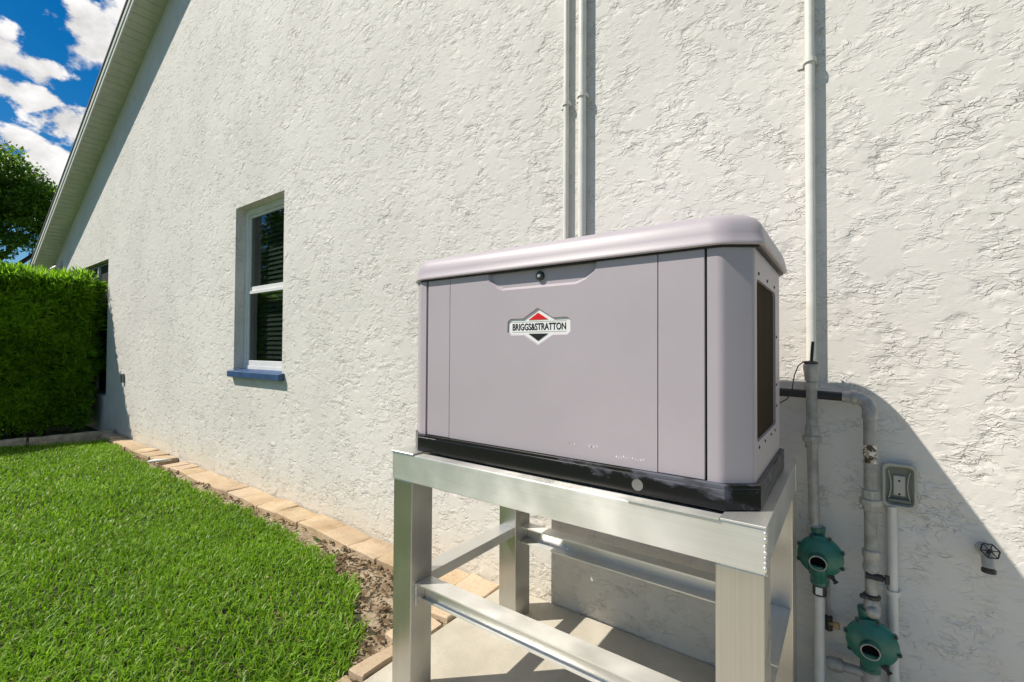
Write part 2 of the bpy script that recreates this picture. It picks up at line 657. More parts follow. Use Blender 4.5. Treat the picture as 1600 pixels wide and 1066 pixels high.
def make_vent():
    n = NB('vent_screen')
    f = n.noise(3, 4, 0.6, n.map(scale=(1, 1.5, 0.6)))
    v = n.N.new('ShaderNodeTexVoronoi')
    v.inputs['Scale'].default_value = 260
    n.L.new(n.pos.outputs['Position'], v.inputs['Vector'])
    hole = n.step(v.outputs['Distance'], 0.30, 0.42)
    c = n.mix(n.step(f, 0.4, 0.65), (0.030, 0.022, 0.010), (0.085, 0.034, 0.009))
    c = n.mix(hole, (0.006, 0.005, 0.004), c)
    n.set(Base_Color=c, Roughness=0.85)
    n.b.inputs['Specular IOR Level'].default_value = 0.08
    return n.m


M['vent'] = make_vent()


def make_sticker():
    n = NB('weathered_sticker')
    f = n.noise(55, 3, 0.6, None, 0.6)
    c = n.mix(n.step(f, 0.47, 0.50), (0.70, 0.66, 0.60), (0.06, 0.038, 0.025))
    c = n.mix(n.step(n.noise(80, 2, 0.5), 0.56, 0.6, 0, 0.8), c, (0.50, 0.40, 0.30))
    n.set(Base_Color=c, Roughness=0.4)
    return n.m


M['sticker'] = make_sticker()

# ------------------------------------------------------------------ ground
GZ = -0.02
bm = B()
box(bm, -400, 400, -400, 400, -1.0, -0.03)
g = part('ground', bm, M['far_grass'])
g['kind'] = 'structure'


def noise2(x, y, s):
    return (math.sin(x * 1.7 * s + 1.3 * math.sin(y * 2.1 * s)) + math.sin(y * 2.3 * s + 1.7 * math.sin(x * 1.3 * s + 2))) * 0.5


# lawn outline (metres on the ground)
LAWN = [(-9.45, -5.5), (-9.5, -1.25), (-9.25, -0.66), (-9.15, -0.30), (-8.9, -0.25), (-7.9, -0.31), (-6.8, -0.345), (-5.4, -0.36), (-4.1, -0.355),
        (-3.6, -0.375), (-3.2, -0.40), (-2.9, -0.43), (-2.6, -0.49), (-2.36, -0.55), (-2.18, -0.63), (-2.02, -0.74), (-1.90, -0.85), (-1.78, -0.97),
        (-1.70, -1.15), (-1.68, -1.6), (-1.68, -5.5)]


def in_poly(X, Y, poly):
    ins = np.zeros(len(X), bool)
    n = len(poly)
    for i in range(n):
        x0, y0 = poly[i]
        x1, y1 = poly[(i + 1) % n]
        c = ((y0 > Y) != (y1 > Y)) & (X < (x1 - x0) * (Y - y0) / (y1 - y0 + 1e-12) + x0)
        ins ^= c
    return ins


bm = B()
prism(bm, LAWN, 'z', -0.05, 0.0)
lw = part('lawn', bm, M['thatch'])
lw['kind'] = 'structure'


def grass_mesh(name, P_, H, W, lean, seed):
    """P_ (n,2) roots; each blade a bent, tapered strip of two faces"""
    rng = np.random.default_rng(seed)
    n = len(P_)
    az = rng.uniform(0, 2 * np.pi, n)
    d = np.stack([np.cos(az), np.sin(az)], 1)
    s = np.stack([-d[:, 1], d[:, 0]], 1)
    tw = rng.uniform(-0.6, 0.6, n)
    s = s * np.cos(tw)[:, None] + d * np.sin(tw)[:, None]
    l1 = lean * 0.35
    base = np.concatenate([P_, np.zeros((n, 1))], 1)
    mid = base.copy()
    mid[:, :2] += d * (H * l1)[:, None]
    mid[:, 2] += H * 0.55
    tip = base.copy()
    tip[:, :2] += d * (H * lean)[:, None]
    tip[:, 2] += H * (1.0 - 0.35 * lean)
    w3 = np.concatenate([s * W[:, None] / 2, np.zeros((n, 1))], 1)
    V = np.stack([base - w3 * .8, base + w3 * .8, mid + w3, mid - w3, tip], 1).reshape(-1, 3)
    k = np.arange(n) * 5
    F4 = np.stack([k, k + 1, k + 2, k + 3], 1)
    F3 = np.stack([k + 3, k + 2, k + 4], 1)
    loops = np.concatenate([F4, F3], 1).reshape(-1)
    tot = np.tile([4, 3], n)
    start = np.concatenate([[0], np.cumsum(tot)[:-1]])
    return raw_mesh(name, V, loops, start, tot)


def raw_mesh(name, V, loops, start, tot):
    me = bpy.data.meshes.new(name)
    me.vertices.add(len(V))
    me.vertices.foreach_set('co', np.ascontiguousarray(V, np.float32).reshape(-1))
    me.loops.add(len(loops))
    me.loops.foreach_set('vertex_index', np.ascontiguousarray(loops, np.int32))
    me.polygons.add(len(tot))
    me.polygons.foreach_set('loop_start', np.ascontiguousarray(start, np.int32))
    me.polygons.foreach_set('loop_total', np.ascontiguousarray(tot, np.int32))
    me.update(calc_edges=True)
    me.validate()
    return me


def lawn_grass():
    pts, wid, hei = [], [], []
    rng = np.random.default_rng(5)
    for (x0, x1, y0, y1, dens, w, h) in ((-4.6, -1.6, -2.7, -0.3, 8500, 0.0068, 0.052), (-9.6, -4.6, -2.9, -0.2, 4600, 0.0095, 0.054),
                                         (-9.6, -1.6, -5.4, -2.9, 900, 0.016, 0.06)):
        n = int((x1 - x0) * (y1 - y0) * dens)
        X = rng.uniform(x0, x1, n)
        Y = rng.uniform(y0, y1, n)
        # uneven edge
        ed = 0.05 * np.sin(X * 9 + 2 * np.sin(Y * 7)) + 0.03 * np.sin(X * 23 + Y * 17)
        ok = in_poly(X + ed * 0.6, Y - 0.02 + ed * 0.5, LAWN)
        X, Y = X[ok], Y[ok]
        # tufts: pull roots toward local centres, thin some spots
        cx = np.round(X / 0.045 + 0.4 * np.sin(Y * 40)) * 0.045
        cy = np.round(Y / 0.045 + 0.4 * np.sin(X * 37)) * 0.045
        X = X + (cx - X) * 0.38
        Y = Y + (cy - Y) * 0.38
        dn = np.sin(X * 3.1 + 1.5 * np.sin(Y * 4)) * np.sin(Y * 5.3 + 1.2 * np.sin(X * 2.7))
        keep = rng.uniform(0, 1, len(X)) < 0.86 + 0.2 * dn
        X, Y, dn = X[keep], Y[keep], dn[keep]
        pts.append(np.stack([X, Y], 1))
        wid.append(w * rng.uniform(0.6, 1.35, len(X)))
        hei.append(h * rng.uniform(0.45, 1.35, len(X)) * (1 + 0.12 * dn))
    P_ = np.concatenate(pts)
    W_ = np.concatenate(wid)
    H_ = np.concatenate(hei)
    lean = rng.uniform(0.15, 1.15, len(P_))
    me = grass_mesh('grass', P_, H_, W_, lean, 9)
    o = link('grass', me, M['grass'])
    o['kind'] = 'stuff'
    o['label'] = 'thick bright green mown lawn beside the stucco wall'


lawn_grass()

# soil bed between lawn, pavers and pad
bm = B()
nx, ny = 150, 62
grid = {}
for i in range(nx + 1):
    for j in range(ny + 1):
        x = -9.9 + (8.35) * (i / nx) if i < nx else -1.55
        y = -2.9 + 2.9 * j / ny
        z = -0.005 + 0.014 * noise2(x, y, 6) + 0.009 * noise2(x + 3, y, 17) + random.uniform(-0.008, 0.008)
        grid[i, j] = bm.verts.new((x, y, z - 0.012))
for i in range(nx):
    for j in range(ny):
        bm.faces.new((grid[i, j], grid[i + 1, j], grid[i + 1, j + 1], grid[i, j + 1]))
sb = part('soil_bed', bm, M['soil'], smooth=True)
sb['kind'] = 'structure'

# clods, chips and dead leaves lying on the soil
def litter():
    rng = np.random.default_rng(21)
    V, loops, tot = [], [], []
    cnt = 0
    tries = 0
    while cnt < 1500 and tries < 60000:
        tries += 1
        if rng.uniform() < 0.65:
            x, y = rng.uniform(-2.9, -1.55), rng.uniform(-1.6, -0.2)
        else:
            x, y = rng.uniform(-9.2, -2.5), rng.uniform(-0.5, -0.2)
        if in_poly(np.array([x]), np.array([y + 0.02]), LAWN)[0]:
            continue
        s = rng.uniform(0.006, 0.024)
        c = np.array([x, y, 0.004 + 0.012 * noise2(x, y, 6)])
        k = len(V)
        if rng.uniform() < 0.45:   # clod: squashed octahedron
            rr = s * 0.7
            q = [(1, 0, 0), (0, 1, 0), (-1, 0, 0), (0, -1, 0), (0, 0, .7), (0, 0, -.5)]
            for p in q:
                V.append(c + np.array(p) * rr * rng.uniform(0.6, 1.3, 3))
            for f in ((0, 1, 4), (1, 2, 4), (2, 3, 4), (3, 0, 4), (1, 0, 5), (2, 1, 5), (3, 2, 5), (0, 3, 5)):
                loops += [k + i for i in f]
                tot.append(3)
        else:                      # curled dead leaf
            a = rng.uniform(0, 6.28)
            u = np.array([math.cos(a), math.sin(a), rng.uniform(-.2, .4)]) * s * 1.5
            v = np.array([-math.sin(a), math.cos(a), rng.uniform(-.3, .3)]) * s * 0.55
            z = np.array([0, 0, s * rng.uniform(0.1, 0.5)])
            V += [c - u, c + v + z, c + u, c - v + z]
            loops += [k, k + 1, k + 2, k, k + 2, k + 3]
            tot += [3, 3]
        cnt += 1
    start = np.concatenate([[0], np.cumsum(tot)[:-1]])
    me = raw_mesh('litter', np.array(V), np.array(loops), start, np.array(tot))
    o = link('soil_litter', me, M['debris'])
    o['kind'] = 'stuff'
    o['label'] = 'clods and dead leaves scattered on the soil bed'


litter()

# concrete pad under the stand
bm = B()
box(bm, -1.655, 2.2, -3.4, -0.004, -0.08, 0.03, 0.008, 2)
pad = part('concrete_pad', bm, M['concrete'])
pad['kind'] = 'structure'


# ------------------------------------------------------------------ pavers
def rough_slab(bm, x0, x1, y0, y1, z0, z1, rnd):
    t = bmesh.new()
    j = lambda a: rnd.uniform(-a, a)
    pts = [(x0, y0), ((x0 + x1) / 2, y0), (x1, y0), (x1, (y0 + y1) / 2), (x1, y1), ((x0 + x1) / 2, y1), (x0, y1), (x0, (y0 + y1) / 2)]
    pts = [(x + j(.010), y + j(.010)) for x, y in pts]
    tx, ty = j(0.03), j(0.03)
    low = [(x, y, z0) for x, y in pts]
    cxm, cym = (x0 + x1) / 2, (y0 + y1) / 2
    topz = lambda x, y: z1 + (x - cxm) * tx * 2 + (y - cym) * ty * 2
    edge = [(x, y, topz(x, y) - 0.006) for x, y in pts]
    inn = [(cxm + (x - cxm) * 0.955, cym + (y - cym) * 0.94, topz(x, y) + j(.001)) for x, y in pts]
    stack(t, [low, edge, inn])
    merge(bm, t)


def pavers():
    rnd = random.Random(3)
    t = thing('paver_edging', 'row of buff pavers along the foot of the stucco wall', 'paver edging', (-5, -0.13, 0))
    xs = [-10.0, -9.62, -9.27, -8.93, -8.58, -8.2, -7.82, -7.48, -7.15, -6.83]
    xs2 = [-6.62, -6.38, -6.148, -5.84, -5.53, -5.30, -5.06, -4.86, -4.58, -4.255, -3.93, -3.58, -3.20, -2.87, -2.55, -2.22, -1.90, -1.66]
    def row(xs, z1, y0):
        for a, b in zip(xs, xs[1:]):
            bm = B()
            rough_slab(bm, a + 0.005, b - 0.005, y0 + rnd.uniform(-.012, .012), -0.012, -0.03, z1 + rnd.uniform(-0.010, 0.008), rnd)
            part('brick', bm, M['paver'], t, angle=35)
    row(xs, 0.045, -0.215)
    row(xs2, 0.030, -0.235)
    t2 = thing('paver_edging', 'buff pavers lining the soil side of the concrete pad', 'paver edging', (-1.76, -0.9, 0))
    ys = [-0.26, -0.49, -0.74, -1.0, -1.27, -1.52, -1.79, -2.05, -2.3]
    for a, b in zip(ys, ys[1:]):
        bm = B()
        off = rnd.uniform(-.02, .02) + (0.155 if b < -0.8 else 0.03)
        rough_slab(bm, -1.885 + off, -1.662, b + 0.008, a - 0.008, -0.04, 0.035 + rnd.uniform(-.008, .008), rnd)
        part('brick', bm, M['paver'], t2, angle=35)


pavers()

# ------------------------------------------------------------------ house
XL, XR, XP = -14.45, 8.0, -3.2          # wall ends and ridge
SL = 0.422
ZL0 = 3.385 - (14.274 - 14.45 + 0.0) * 0 - 0.07   # wall top at XL


def roof_z(x):
    zr = 3.385 + (x + 14.274) * SL
    if x > XP:
        zp = 3.385 + (XP + 14.274) * SL
        zr = zp - (x - XP) * SL
    return zr


house = thing('house', 'white stucco gable house wall with rake eave and two windows', 'house', (-3, 0, 0))
WIN = (-5.32, -4.30, 1.185, 2.932)
OPN = (-13.0, -10.155, 0.60, 2.935)


def house_wall():
    bm = B()
    xs = sorted({XL, OPN[0], OPN[1], WIN[0], WIN[1], XP, XR})
    def quad(x0, x1, f0, f1):
        vs = [bm.verts.new((x0, 0, f0(x0))), bm.verts.new((x1, 0, f0(x1))), bm.verts.new((x1, 0, f1(x1))), bm.verts.new((x0, 0, f1(x0)))]
        bm.faces.new(vs)
    for a, b in zip(xs, xs[1:]):
        h = None
        for w in (WIN, OPN):
            if abs(a - w[0]) < 1e-6:
                h = w
        if h is None:
            quad(a, b, lambda x: -0.3, roof_z)
        else:
            quad(a, b, lambda x: -0.3, lambda x: h[2])
            quad(a, b, lambda x: h[3], roof_z)
    # reveals
    for w in (WIN, OPN):
        x0, x1, z0, z1 = w
        for p, q in (((x0, z0), (x0, z1)), ((x0, z1), (x1, z1)), ((x1, z1), (x1, z0)), ((x1, z0), (x0, z0))):
            bm.faces.new([bm.verts.new(v) for v in ((p[0], 0, p[1]), (q[0], 0, q[1]), (q[0], 0.2, q[1]), (p[0], 0.2, p[1]))])
    # the other three sides
    for (a, b) in (((XL, 0), (XL, 9)), ((XL, 9), (XR, 9)), ((XR, 9), (XR, 0))):
        z0 = roof_z(a[0]); z1 = roof_z(b[0])
        bm.faces.new([bm.verts.new(v) for v in ((a[0], a[1], -0.3), (b[0], b[1], -0.3), (b[0], b[1], z1), (a[0], a[1], z0))])
    bmesh.ops.remove_doubles(bm, verts=bm.verts[:], dist=1e-5)
    part('wall', bm, M['stucco'], house)


house_wall()

OV = 0.30        # rake overhang


def roof():
    # sloped roof slabs
    bm = B()
    for (xa, xb) in ((XL - 0.55, XP), (XP, XR + 0.55)):
        f = lambda x: (roof_z(x) if xa < XP - 1 or True else 0)
        za = 3.385 + (xa + 14.274) * SL if xa < XP else roof_z(xa)
        zb = roof_z(xb)
        p = [(xa, za + 0.06), (xb, zb + 0.06), (xb, zb + 0.19), (xa, za + 0.19)]
        prism(bm, p, 'y', -OV - 0.025, 9.4)
    rf = part('roof', bm, M['shingle'], house)
    # fascia board along the rake
    bm = B()
    xa, xb = XL - 0.5, XP
    za, zb = 3.385 + (xa + 14.274) * SL, roof_z(xb)
    prism(bm, [(xa, za - 0.03), (xb, zb - 0.03), (xb, zb + 0.135), (xa, za + 0.135)], 'y', -OV - 0.02, -OV)
    part('fascia', bm, M['trim'], house)
    bm = B()
    prism(bm, [(xa, za + 0.045), (xb, zb + 0.045), (xb, zb + 0.135), (xa, za + 0.135)], 'y', -OV - 0.032, -OV - 0.0205)
    part('fascia_trim', bm, M['trim'], house)
    bm = B()
    prism(bm, [(xa, za + 0.137), (xb, zb + 0.137), (xb, zb + 0.168), (xa, za + 0.168)], 'y', -OV - 0.045, -OV - 0.026)
    part('drip_edge', bm, M['drip'], house)
    # soffit: ribbed vinyl panels crossing from fascia to wall
    step = 0.135
    u = Vector((1, 0, SL)).normalized()
    nrm = Vector((-SL, 0, 1)).normalized()
    n = int(((XP - 1.0) - (XL - 0.45)) / (step * u.x))
    n = min(n, 96)
    proto = None
    for k in range(n):
        o = Vector((XL - 0.45, 0, 3.385 + (XL - 0.45 + 14.274) * SL)) + u * (k * step)
        if proto is None:
            bm = B()
            a, b = 0.006, step - 0.006
            prof = [(0.0, 0.012), (a, 0.012), (a + .006, 0.0), (b - .006, 0.0), (b, 0.012), (step, 0.012), (step, 0.02), (0, 0.02)]
            t = bmesh.new()
            r0 = [u * p[0] + nrm * p[1] + Vector((0, -OV + 0.001, 0)) for p in prof]
            r1 = [u * p[0] + nrm * p[1] + Vector((0, -0.001, 0)) for p in prof]
            stack(t, [r0, r1])
            merge(bm, t)
            proto = mesh_of(bm, 'soffit_panel')
            proto.materials.append(M['soffit'])
        ob = bpy.data.objects.new('soffit_panel', proto)
        ob.location = o
        COL.objects.link(ob)
        ob.parent = house
        ob.matrix_parent_inverse = Matrix.Translation(-Vector(house.location))
    # trim where soffit meets the wall
    bm = B()
    xa2 = XL
    za2 = roof_z(xa2)
    prism(bm, [(xa2, za2 - 0.022), (xb, zb - 0.022), (xb, zb + 0.01), (xa2, za2 + 0.01)], 'y', -0.012, -0.002)
    part('soffit_trim', bm, M['soffit'], house)
    # eave return closing the lower corner
    bm = B()
    prism(bm, [(xa - 0.02, za - 0.05), (xa, za - 0.05), (xa, za + 0.16), (xa - 0.02, za + 0.16)], 'y', -OV - 0.02, 9.3)
    part('eave_board', bm, M['trim'], house)


roof()


def windows():
    x0, x1, z0, z1 = WIN
    y = 0.10
    zm = 2.055
    bm = B()
    fw_ = 0.045
    for (a, b, c, d) in ((x0, x0 + fw_, z0, z1), (x1 - fw_, x1, z0, z1)):
        box(bm, a, b, y - 0.005, y + 0.07, c, d, 0.003)
    for (c, d) in ((z0, z0 + 0.055), (z1 - 0.06, z1)):
        box(bm, x0 + fw_, x1 - fw_, y - 0.003, y + 0.068, c, d, 0.003)
    win = part('window', bm, M['win_frame'], house, label='narrow white double-hung window with blue sill')
    # upper sash
    bm = B()
    a, b = x0 + fw_, x1 - fw_
    box(bm, a, b, y + 0.02, y + 0.05, zm - 0.01, zm + 0.035, 0.003)
    box(bm, a, b, y + 0.02, y + 0.05, z1 - 0.06 - 0.03, z1 - 0.061, 0.002)
    for (c, d) in ((a, a + 0.028), (b - 0.028, b)):
        box(bm, c, d, y + 0.02, y + 0.05, zm + 0.036, z1 - 0.091, 0.002)
    part('sash', bm, M['win_frame'], win)
    bm = B()
    box(bm, a + 0.027, b - 0.027, y + 0.034, y + 0.038, zm + 0.034, z1 - 0.09)
    part('pane', bm, M['glass'], win)
    # lower sash with a dark screen frame
    bm = B()
    box(bm, a, b, y + 0.004, y + 0.034, zm - 0.045, zm - 0.011, 0.003)
    box(bm, a, b, y + 0.004, y + 0.034, z0 + 0.056, z0 + 0.11, 0.003)
    for (c, d) in ((a, a + 0.045), (b - 0.045, b)):
        box(bm, c, d, y + 0.004, y + 0.034, z0 + 0.111, zm - 0.046, 0.003)
    part('sash', bm, M['win_frame'], win)
    bm = B()
    box(bm, a + 0.044, b - 0.044, y + 0.018, y + 0.022, z0 + 0.11, zm - 0.046)
    part('pane', bm, M['glass'], win)
    # blue painted sill
    bm = B()
    prism(bm, [(-0.055, 1.122), (-0.0, 1.122), (0.0, 1.184), (0.099, 1.1845), (0.099, 1.205), (-0.055, 1.184)], 'x', x0 - 0.03, x1 + 0.05, 0.004)
    part('sill', bm, M['blue'], win)
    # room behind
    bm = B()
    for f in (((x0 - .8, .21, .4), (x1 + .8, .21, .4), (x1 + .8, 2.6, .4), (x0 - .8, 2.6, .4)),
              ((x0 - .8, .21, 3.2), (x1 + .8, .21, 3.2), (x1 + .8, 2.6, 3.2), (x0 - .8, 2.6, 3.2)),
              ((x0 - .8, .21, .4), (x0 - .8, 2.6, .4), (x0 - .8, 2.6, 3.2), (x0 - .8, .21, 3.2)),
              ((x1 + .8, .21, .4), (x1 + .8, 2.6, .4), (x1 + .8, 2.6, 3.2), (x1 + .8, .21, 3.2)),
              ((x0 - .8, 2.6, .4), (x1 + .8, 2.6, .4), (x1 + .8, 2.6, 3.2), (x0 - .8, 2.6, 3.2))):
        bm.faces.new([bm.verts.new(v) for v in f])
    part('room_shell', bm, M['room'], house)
    # blind hanging inside
    bl = thing('window_blind', 'grey horizontal slat blind hanging behind the narrow window glass', 'blind', ((x0 + x1) / 2, 0.23, z1))
    proto = None
    nsl = 33
    for k in range(nsl):
        z = z1 - 0.08 - k * 0.0505
        if proto is None:
            bm = B()
            t = bmesh.new()
            box(t, x0 + 0.03, x1 - 0.03, -0.024, 0.024, -0.0012, 0.0012)
            merge(bm, t, Matrix.Rotation(rad(66), 4, 'X'))
            proto = mesh_of(bm, 'slat')
            proto.materials.append(M['blind'])
        ob = bpy.data.objects.new('slat', proto)
        ob.location = (0, 0.235, z)
        COL.objects.link(ob)
        ob.parent = bl
        ob.matrix_parent_inverse = Matrix.Translation(-Vector(bl.location))
    bm = B()
    box(bm, x0 + 0.03, x1 - 0.03, 0.21, 0.26, z1 - 0.05, z1 - 0.005, 0.003)
    part('headrail', bm, M['blind'], bl)
    # large dark opening behind the hedge: bronze framed glazing
    x0, x1, z0, z1 = OPN
    bm = B()
    for (c, d) in ((x0, x0 + 0.05), (x1 - 0.05, x1)):
        box(bm, c, d, 0.07, 0.13, z0, z1, 0.003)
    for (c, d) in ((z0, z0 + 0.05), (z1 - 0.05, z1)):
        box(bm, x0 + 0.05, x1 - 0.05, 0.072, 0.128, c, d, 0.003)
    w2 = part('window', bm, M['dark_frame'], house, label='large dark bronze-framed opening half hidden by the hedge')
    bm = B()
    for x in (-12.05, -11.1):
        box(bm, x - 0.025, x + 0.025, 0.06, 0.125, z0 + 0.051, z1 - 0.051, 0.003)
    part('mullion', bm, M['win_frame'], w2)
    bm = B()
    box(bm, x0 + 0.05, x1 - 0.05, 0.098, 0.103, z0 + 0.05, z1 - 0.05)
    part('screen', bm, M['screen'], w2)
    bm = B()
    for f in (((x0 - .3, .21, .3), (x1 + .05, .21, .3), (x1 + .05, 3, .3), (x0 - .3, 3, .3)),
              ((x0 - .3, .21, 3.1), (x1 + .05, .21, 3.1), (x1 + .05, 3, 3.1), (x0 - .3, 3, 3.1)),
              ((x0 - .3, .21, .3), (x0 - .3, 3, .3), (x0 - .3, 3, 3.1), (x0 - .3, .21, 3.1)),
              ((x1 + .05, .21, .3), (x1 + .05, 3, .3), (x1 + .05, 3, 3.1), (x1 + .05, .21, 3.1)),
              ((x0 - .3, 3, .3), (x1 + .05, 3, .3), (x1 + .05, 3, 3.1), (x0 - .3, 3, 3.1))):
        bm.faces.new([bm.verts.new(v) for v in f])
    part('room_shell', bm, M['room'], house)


windows()

# security light under the low corner of the eave
fx = thing('security_light', 'small white twin floodlight under the low corner of the eave', 'light', (-13.7, -0.15, 3.1))
bm = B()
lathe(bm, (-13.72, -0.002, 3.22), (0, -1, 0), [(0, .07), (.03, .07), (.035, .06)], 16)
part('mount', bm, M['lamp_white'], fx)
for dx in (-0.08, 0.08):
    bm = B()
    lathe(bm, (-13.72 + dx * 0.4, -0.03, 3.19), (dx * 2, -0.6, -0.7), [(0, .018), (.05, .02), (.07, .05), (.16, .062), (.165, .05), (.15, .03)], 14)
    part('lamp_head', bm, M['lamp_white'], fx, angle=40)

# small box on the wall
bm = B()
box(bm, -9.195, -9.13, -0.035, -0.003, 0.87, 1.01, 0.006, 2)
ob = thing('outlet_box', 'small bronze outlet box on the shaded wall by the hedge', 'outlet box', (-9.16, 0, 0.94))
part('box_body', bm, M['bronze_box'], ob)
bm = B()
box(bm, -9.183, -9.142, -0.041, -0.0355, 0.885, 0.995, 0.002)
part('lid', bm, M['dark_frame'], ob)


# ------------------------------------------------------------------ conduits on the wall
def strap(bm, x, y, z, r, w=0.018):
    """half-round pipe strap with a lug each side"""
    t = bmesh.new()
    pts = []
    for k in range(9):
        a = math.pi * k / 8
        pts.append((x + math.cos(a) * (r + .003), y - math.sin(a) * (r + .003)))
    outer = [(x + math.cos(math.pi * k / 8) * (r + .0062), y - math.sin(math.pi * k / 8) * (r + .0062)) for k in range(9)]
    prof = outer + pts[::-1]
    A = [t.verts.new((p[0], p[1], z - w / 2)) for p in prof]
    C = [t.verts.new((p[0], p[1], z + w / 2)) for p in prof]
    n = len(prof)
    for i in range(n):
        t.faces.new((A[i], A[(i + 1) % n], C[(i + 1) % n], C[i]))
    for i in range(8):
        t.faces.new((A[i], A[i + 1], A[n - 2 - i], A[n - 1 - i]))
        t.faces.new((C[i], C[i + 1], C[n - 2 - i], C[n - 1 - i]))
    merge(bm, t)
    for s in (-1, 1):
        xc = x + s * (r + 0.0045)
        box(bm, xc - .003, xc + .003, y, -0.001, z - w / 2, z + w / 2)
    box(bm, x - r - 0.028, x - r - 0.007, -0.0045, -0.001, z - w / 2, z + w / 2)


def conduit(x, r, z0, z1, gap, clamps, label, joints=()):
    t = thing('conduit', label, 'conduit', (x, -r - gap, z0), 'white conduits running up the stucco wall')
    bm = B()
    tube(bm, [(x, -r - gap, z0), (x, -r - gap, z1)], r, 20)
    part('pipe', bm, M['pvc'], t, angle=50)
    for z in clamps:
        bm = B()
        strap(bm, x, -r - gap, z, r)
        part('clamp', bm, M['pvc'], t, angle=40)
    for z in joints:
        bm = B()
        lathe(bm, (x, -r - gap, z), (0, 0, 1), [(0, r), (0, r + .004), (.07, r + .004), (.07, r)], 20)
        part('coupling', bm, M['pvc'], t, angle=40)


conduit(-1.235, 0.0150, 1.3, 4.6, 0.007, (2.78, 3.9), 'thinnest white conduit, leftmost of the pair rising behind the generator')
conduit(-1.133, 0.0215, 1.3, 4.6, 0.008, (2.79, 4.05), 'thicker white conduit, right one of the pair rising behind the generator')
conduit(-0.114, 0.0168, 1.255, 4.6, 0.010, (2.60,), 'single white conduit above the capped grey riser, right of the generator')

# ------------------------------------------------------------------ gas piping
YP = -0.09


def ring(bm, x, z, prof, seg=20, y=YP):
    lathe(bm, (x, y, z), (0, 0, 1), prof, seg)


g1 = thing('gas_pipe', 'grey capped riser running down into the upper green regulator', 'pipe', (-0.108, YP, 0.75))
bm = B()
tube(bm, [(-0.110, YP, 1.33), (-0.110, YP, 1.17), (-0.1085, YP, 1.06), (-0.103, YP, 0.745)], 0.0185, 20)
part('pipe', bm, M['galv'], g1, angle=50)
bm = B()
ring(bm, -0.1115, 1.318, [(0, .0185), (0, .0215), (.03, .0235), (.045, .0265), (.062, .0265), (.066, .022), (.066, .0)])
ring(bm, -0.1115, 1.285, [(0, .019), (0, .0225), (.028, .0225), (.028, .019)])
part('cap', bm, M['galv_light'], g1, angle=40)
bm = B()
ring(bm, -0.109, 1.06, [(0, .019), (0, .023), (.024, .0235), (.026, .032), (.046, .032), (.048, .0245), (.085, .024), (.088, .019)], 8)
part('union', bm, M['galv_light'], g1, angle=25)
bm = B()
ring(bm, -0.103, 0.735, [(0, .019), (0, .025), (.03, .025), (.033, .0195)], 10)
part('nut', bm, M['galv_light'], g1, angle=25)

# cable and sensor whip coming out of the cap
cb = thing('cable', 'thin black cable looping out of the capped grey riser', 'cable', (-0.11, YP, 1.38))
bm = B()
lathe(bm, (-0.112, YP, 1.3845), (0, 0, 1), [(0, .024), (.004, .025), (.008, .02), (.012, .006)], 16)
part('grommet', bm, M['black_rubber'], cb, angle=40)
bm = B()
tube(bm, [(-0.110, YP, 1.392), (-0.1085, YP, 1.42), (-0.105, YP, 1.47)], [.0055, .006, .0055], 10)
part('plug', bm, M['black_rubber'], cb, angle=50)
bm = B()
P0 = [(-0.122, YP - .01, 1.393), (-0.135, YP - .02, 1.392), (-0.152, YP - .025, 1.375), (-0.164, YP - .03, 1.34), (-0.170, YP - .03, 1.30), (-0.173, YP - .035, 1.27), (-0.19, YP - .05, 1.245), (-0.22, YP - .08, 1.225), (-0.26, YP - .15, 1.22), (-0.3, YP - .195, 1.23)]
tube(bm, P0, 0.0022, 8)
part('wire', bm, M['black_rubber'], cb, angle=50)

g2 = thing('gas_pipe', 'black-sleeved pipe turning down through a grey elbow to the lower regulator', 'pipe', (0.066, YP, 0.5))
yb = -0.075
bm = B()
tube(bm, [(-0.42, -0.31, 1.27), (-0.42, -0.11, 1.27), (-0.41, -0.082, 1.27), (-0.385, yb, 1.27), (-0.2, yb, 1.268), (-0.01, yb, 1.262)], 0.0165, 18)
part('sleeve', bm, M['black_rubber'], g2, angle=50)
bm = B()
arc = [(-0.015, yb, 1.262), (0.008, yb, 1.262), (0.026, yb, 1.262)]
for k in range(1, 8):
    a = math.pi / 2 * k / 7
    arc.append((0.026 + 0.04 * math.sin(a), yb - 0.015 * k / 7, 1.262 - 0.04 * (1 - math.cos(a))))
arc += [(0.066, YP, 1.20), (0.066, YP, 1.188)]
tube(bm, arc, [.0205] + [.0205] + [.0225] * 8 + [.0235, .0235], 20)
lathe(bm, (0.014, yb, 1.262), (1, 0, 0), [(0, .02), (0, .0265), (.016, .0265), (.016, .02)], 20)
part('elbow', bm, M['galv_light'], g2, angle=45)
bm = B()
tube(bm, [(0.066, YP, 1.2), (0.067, YP, 0.62), (0.068, YP, 0.50)], 0.0195, 20)
part('pipe', bm, M['galv'], g2, angle=50)
bm = B()
lathe(bm, (0.066, YP, 1.03), (0, 0, 1), [(0, .0201), (0, .0207), (.066, .0207), (.066, .0201)], 24)
part('sticker', bm, M['sticker'], g2, angle=50, label='weathered brown and white sticker wrapped round the pipe')
bm = B()
ring(bm, 0.067, 0.862, [(0, .0195), (0, .025), (.016, .026), (.018, .034), (.038, .034), (.040, .027), (.07, .0265), (.073, .02)], 8)
part('union', bm, M['galv_light'], g2, angle=25)
bm = B()
ring(bm, 0.067, 0.64, [(0, .0195), (.002, .024), (.02, .026), (.03, .022), (.045, .022), (.055, .027), (.075, .027), (.08, .02)], 20)
part('valve_body', bm, M['galv_light'], g2, angle=40)
bm = B()
lathe(bm, (0.05, YP - .012, 0.628), (1, 0, 0), [(0, .012), (0.05, .012), (.053, .006), (.06, .006)], 12)
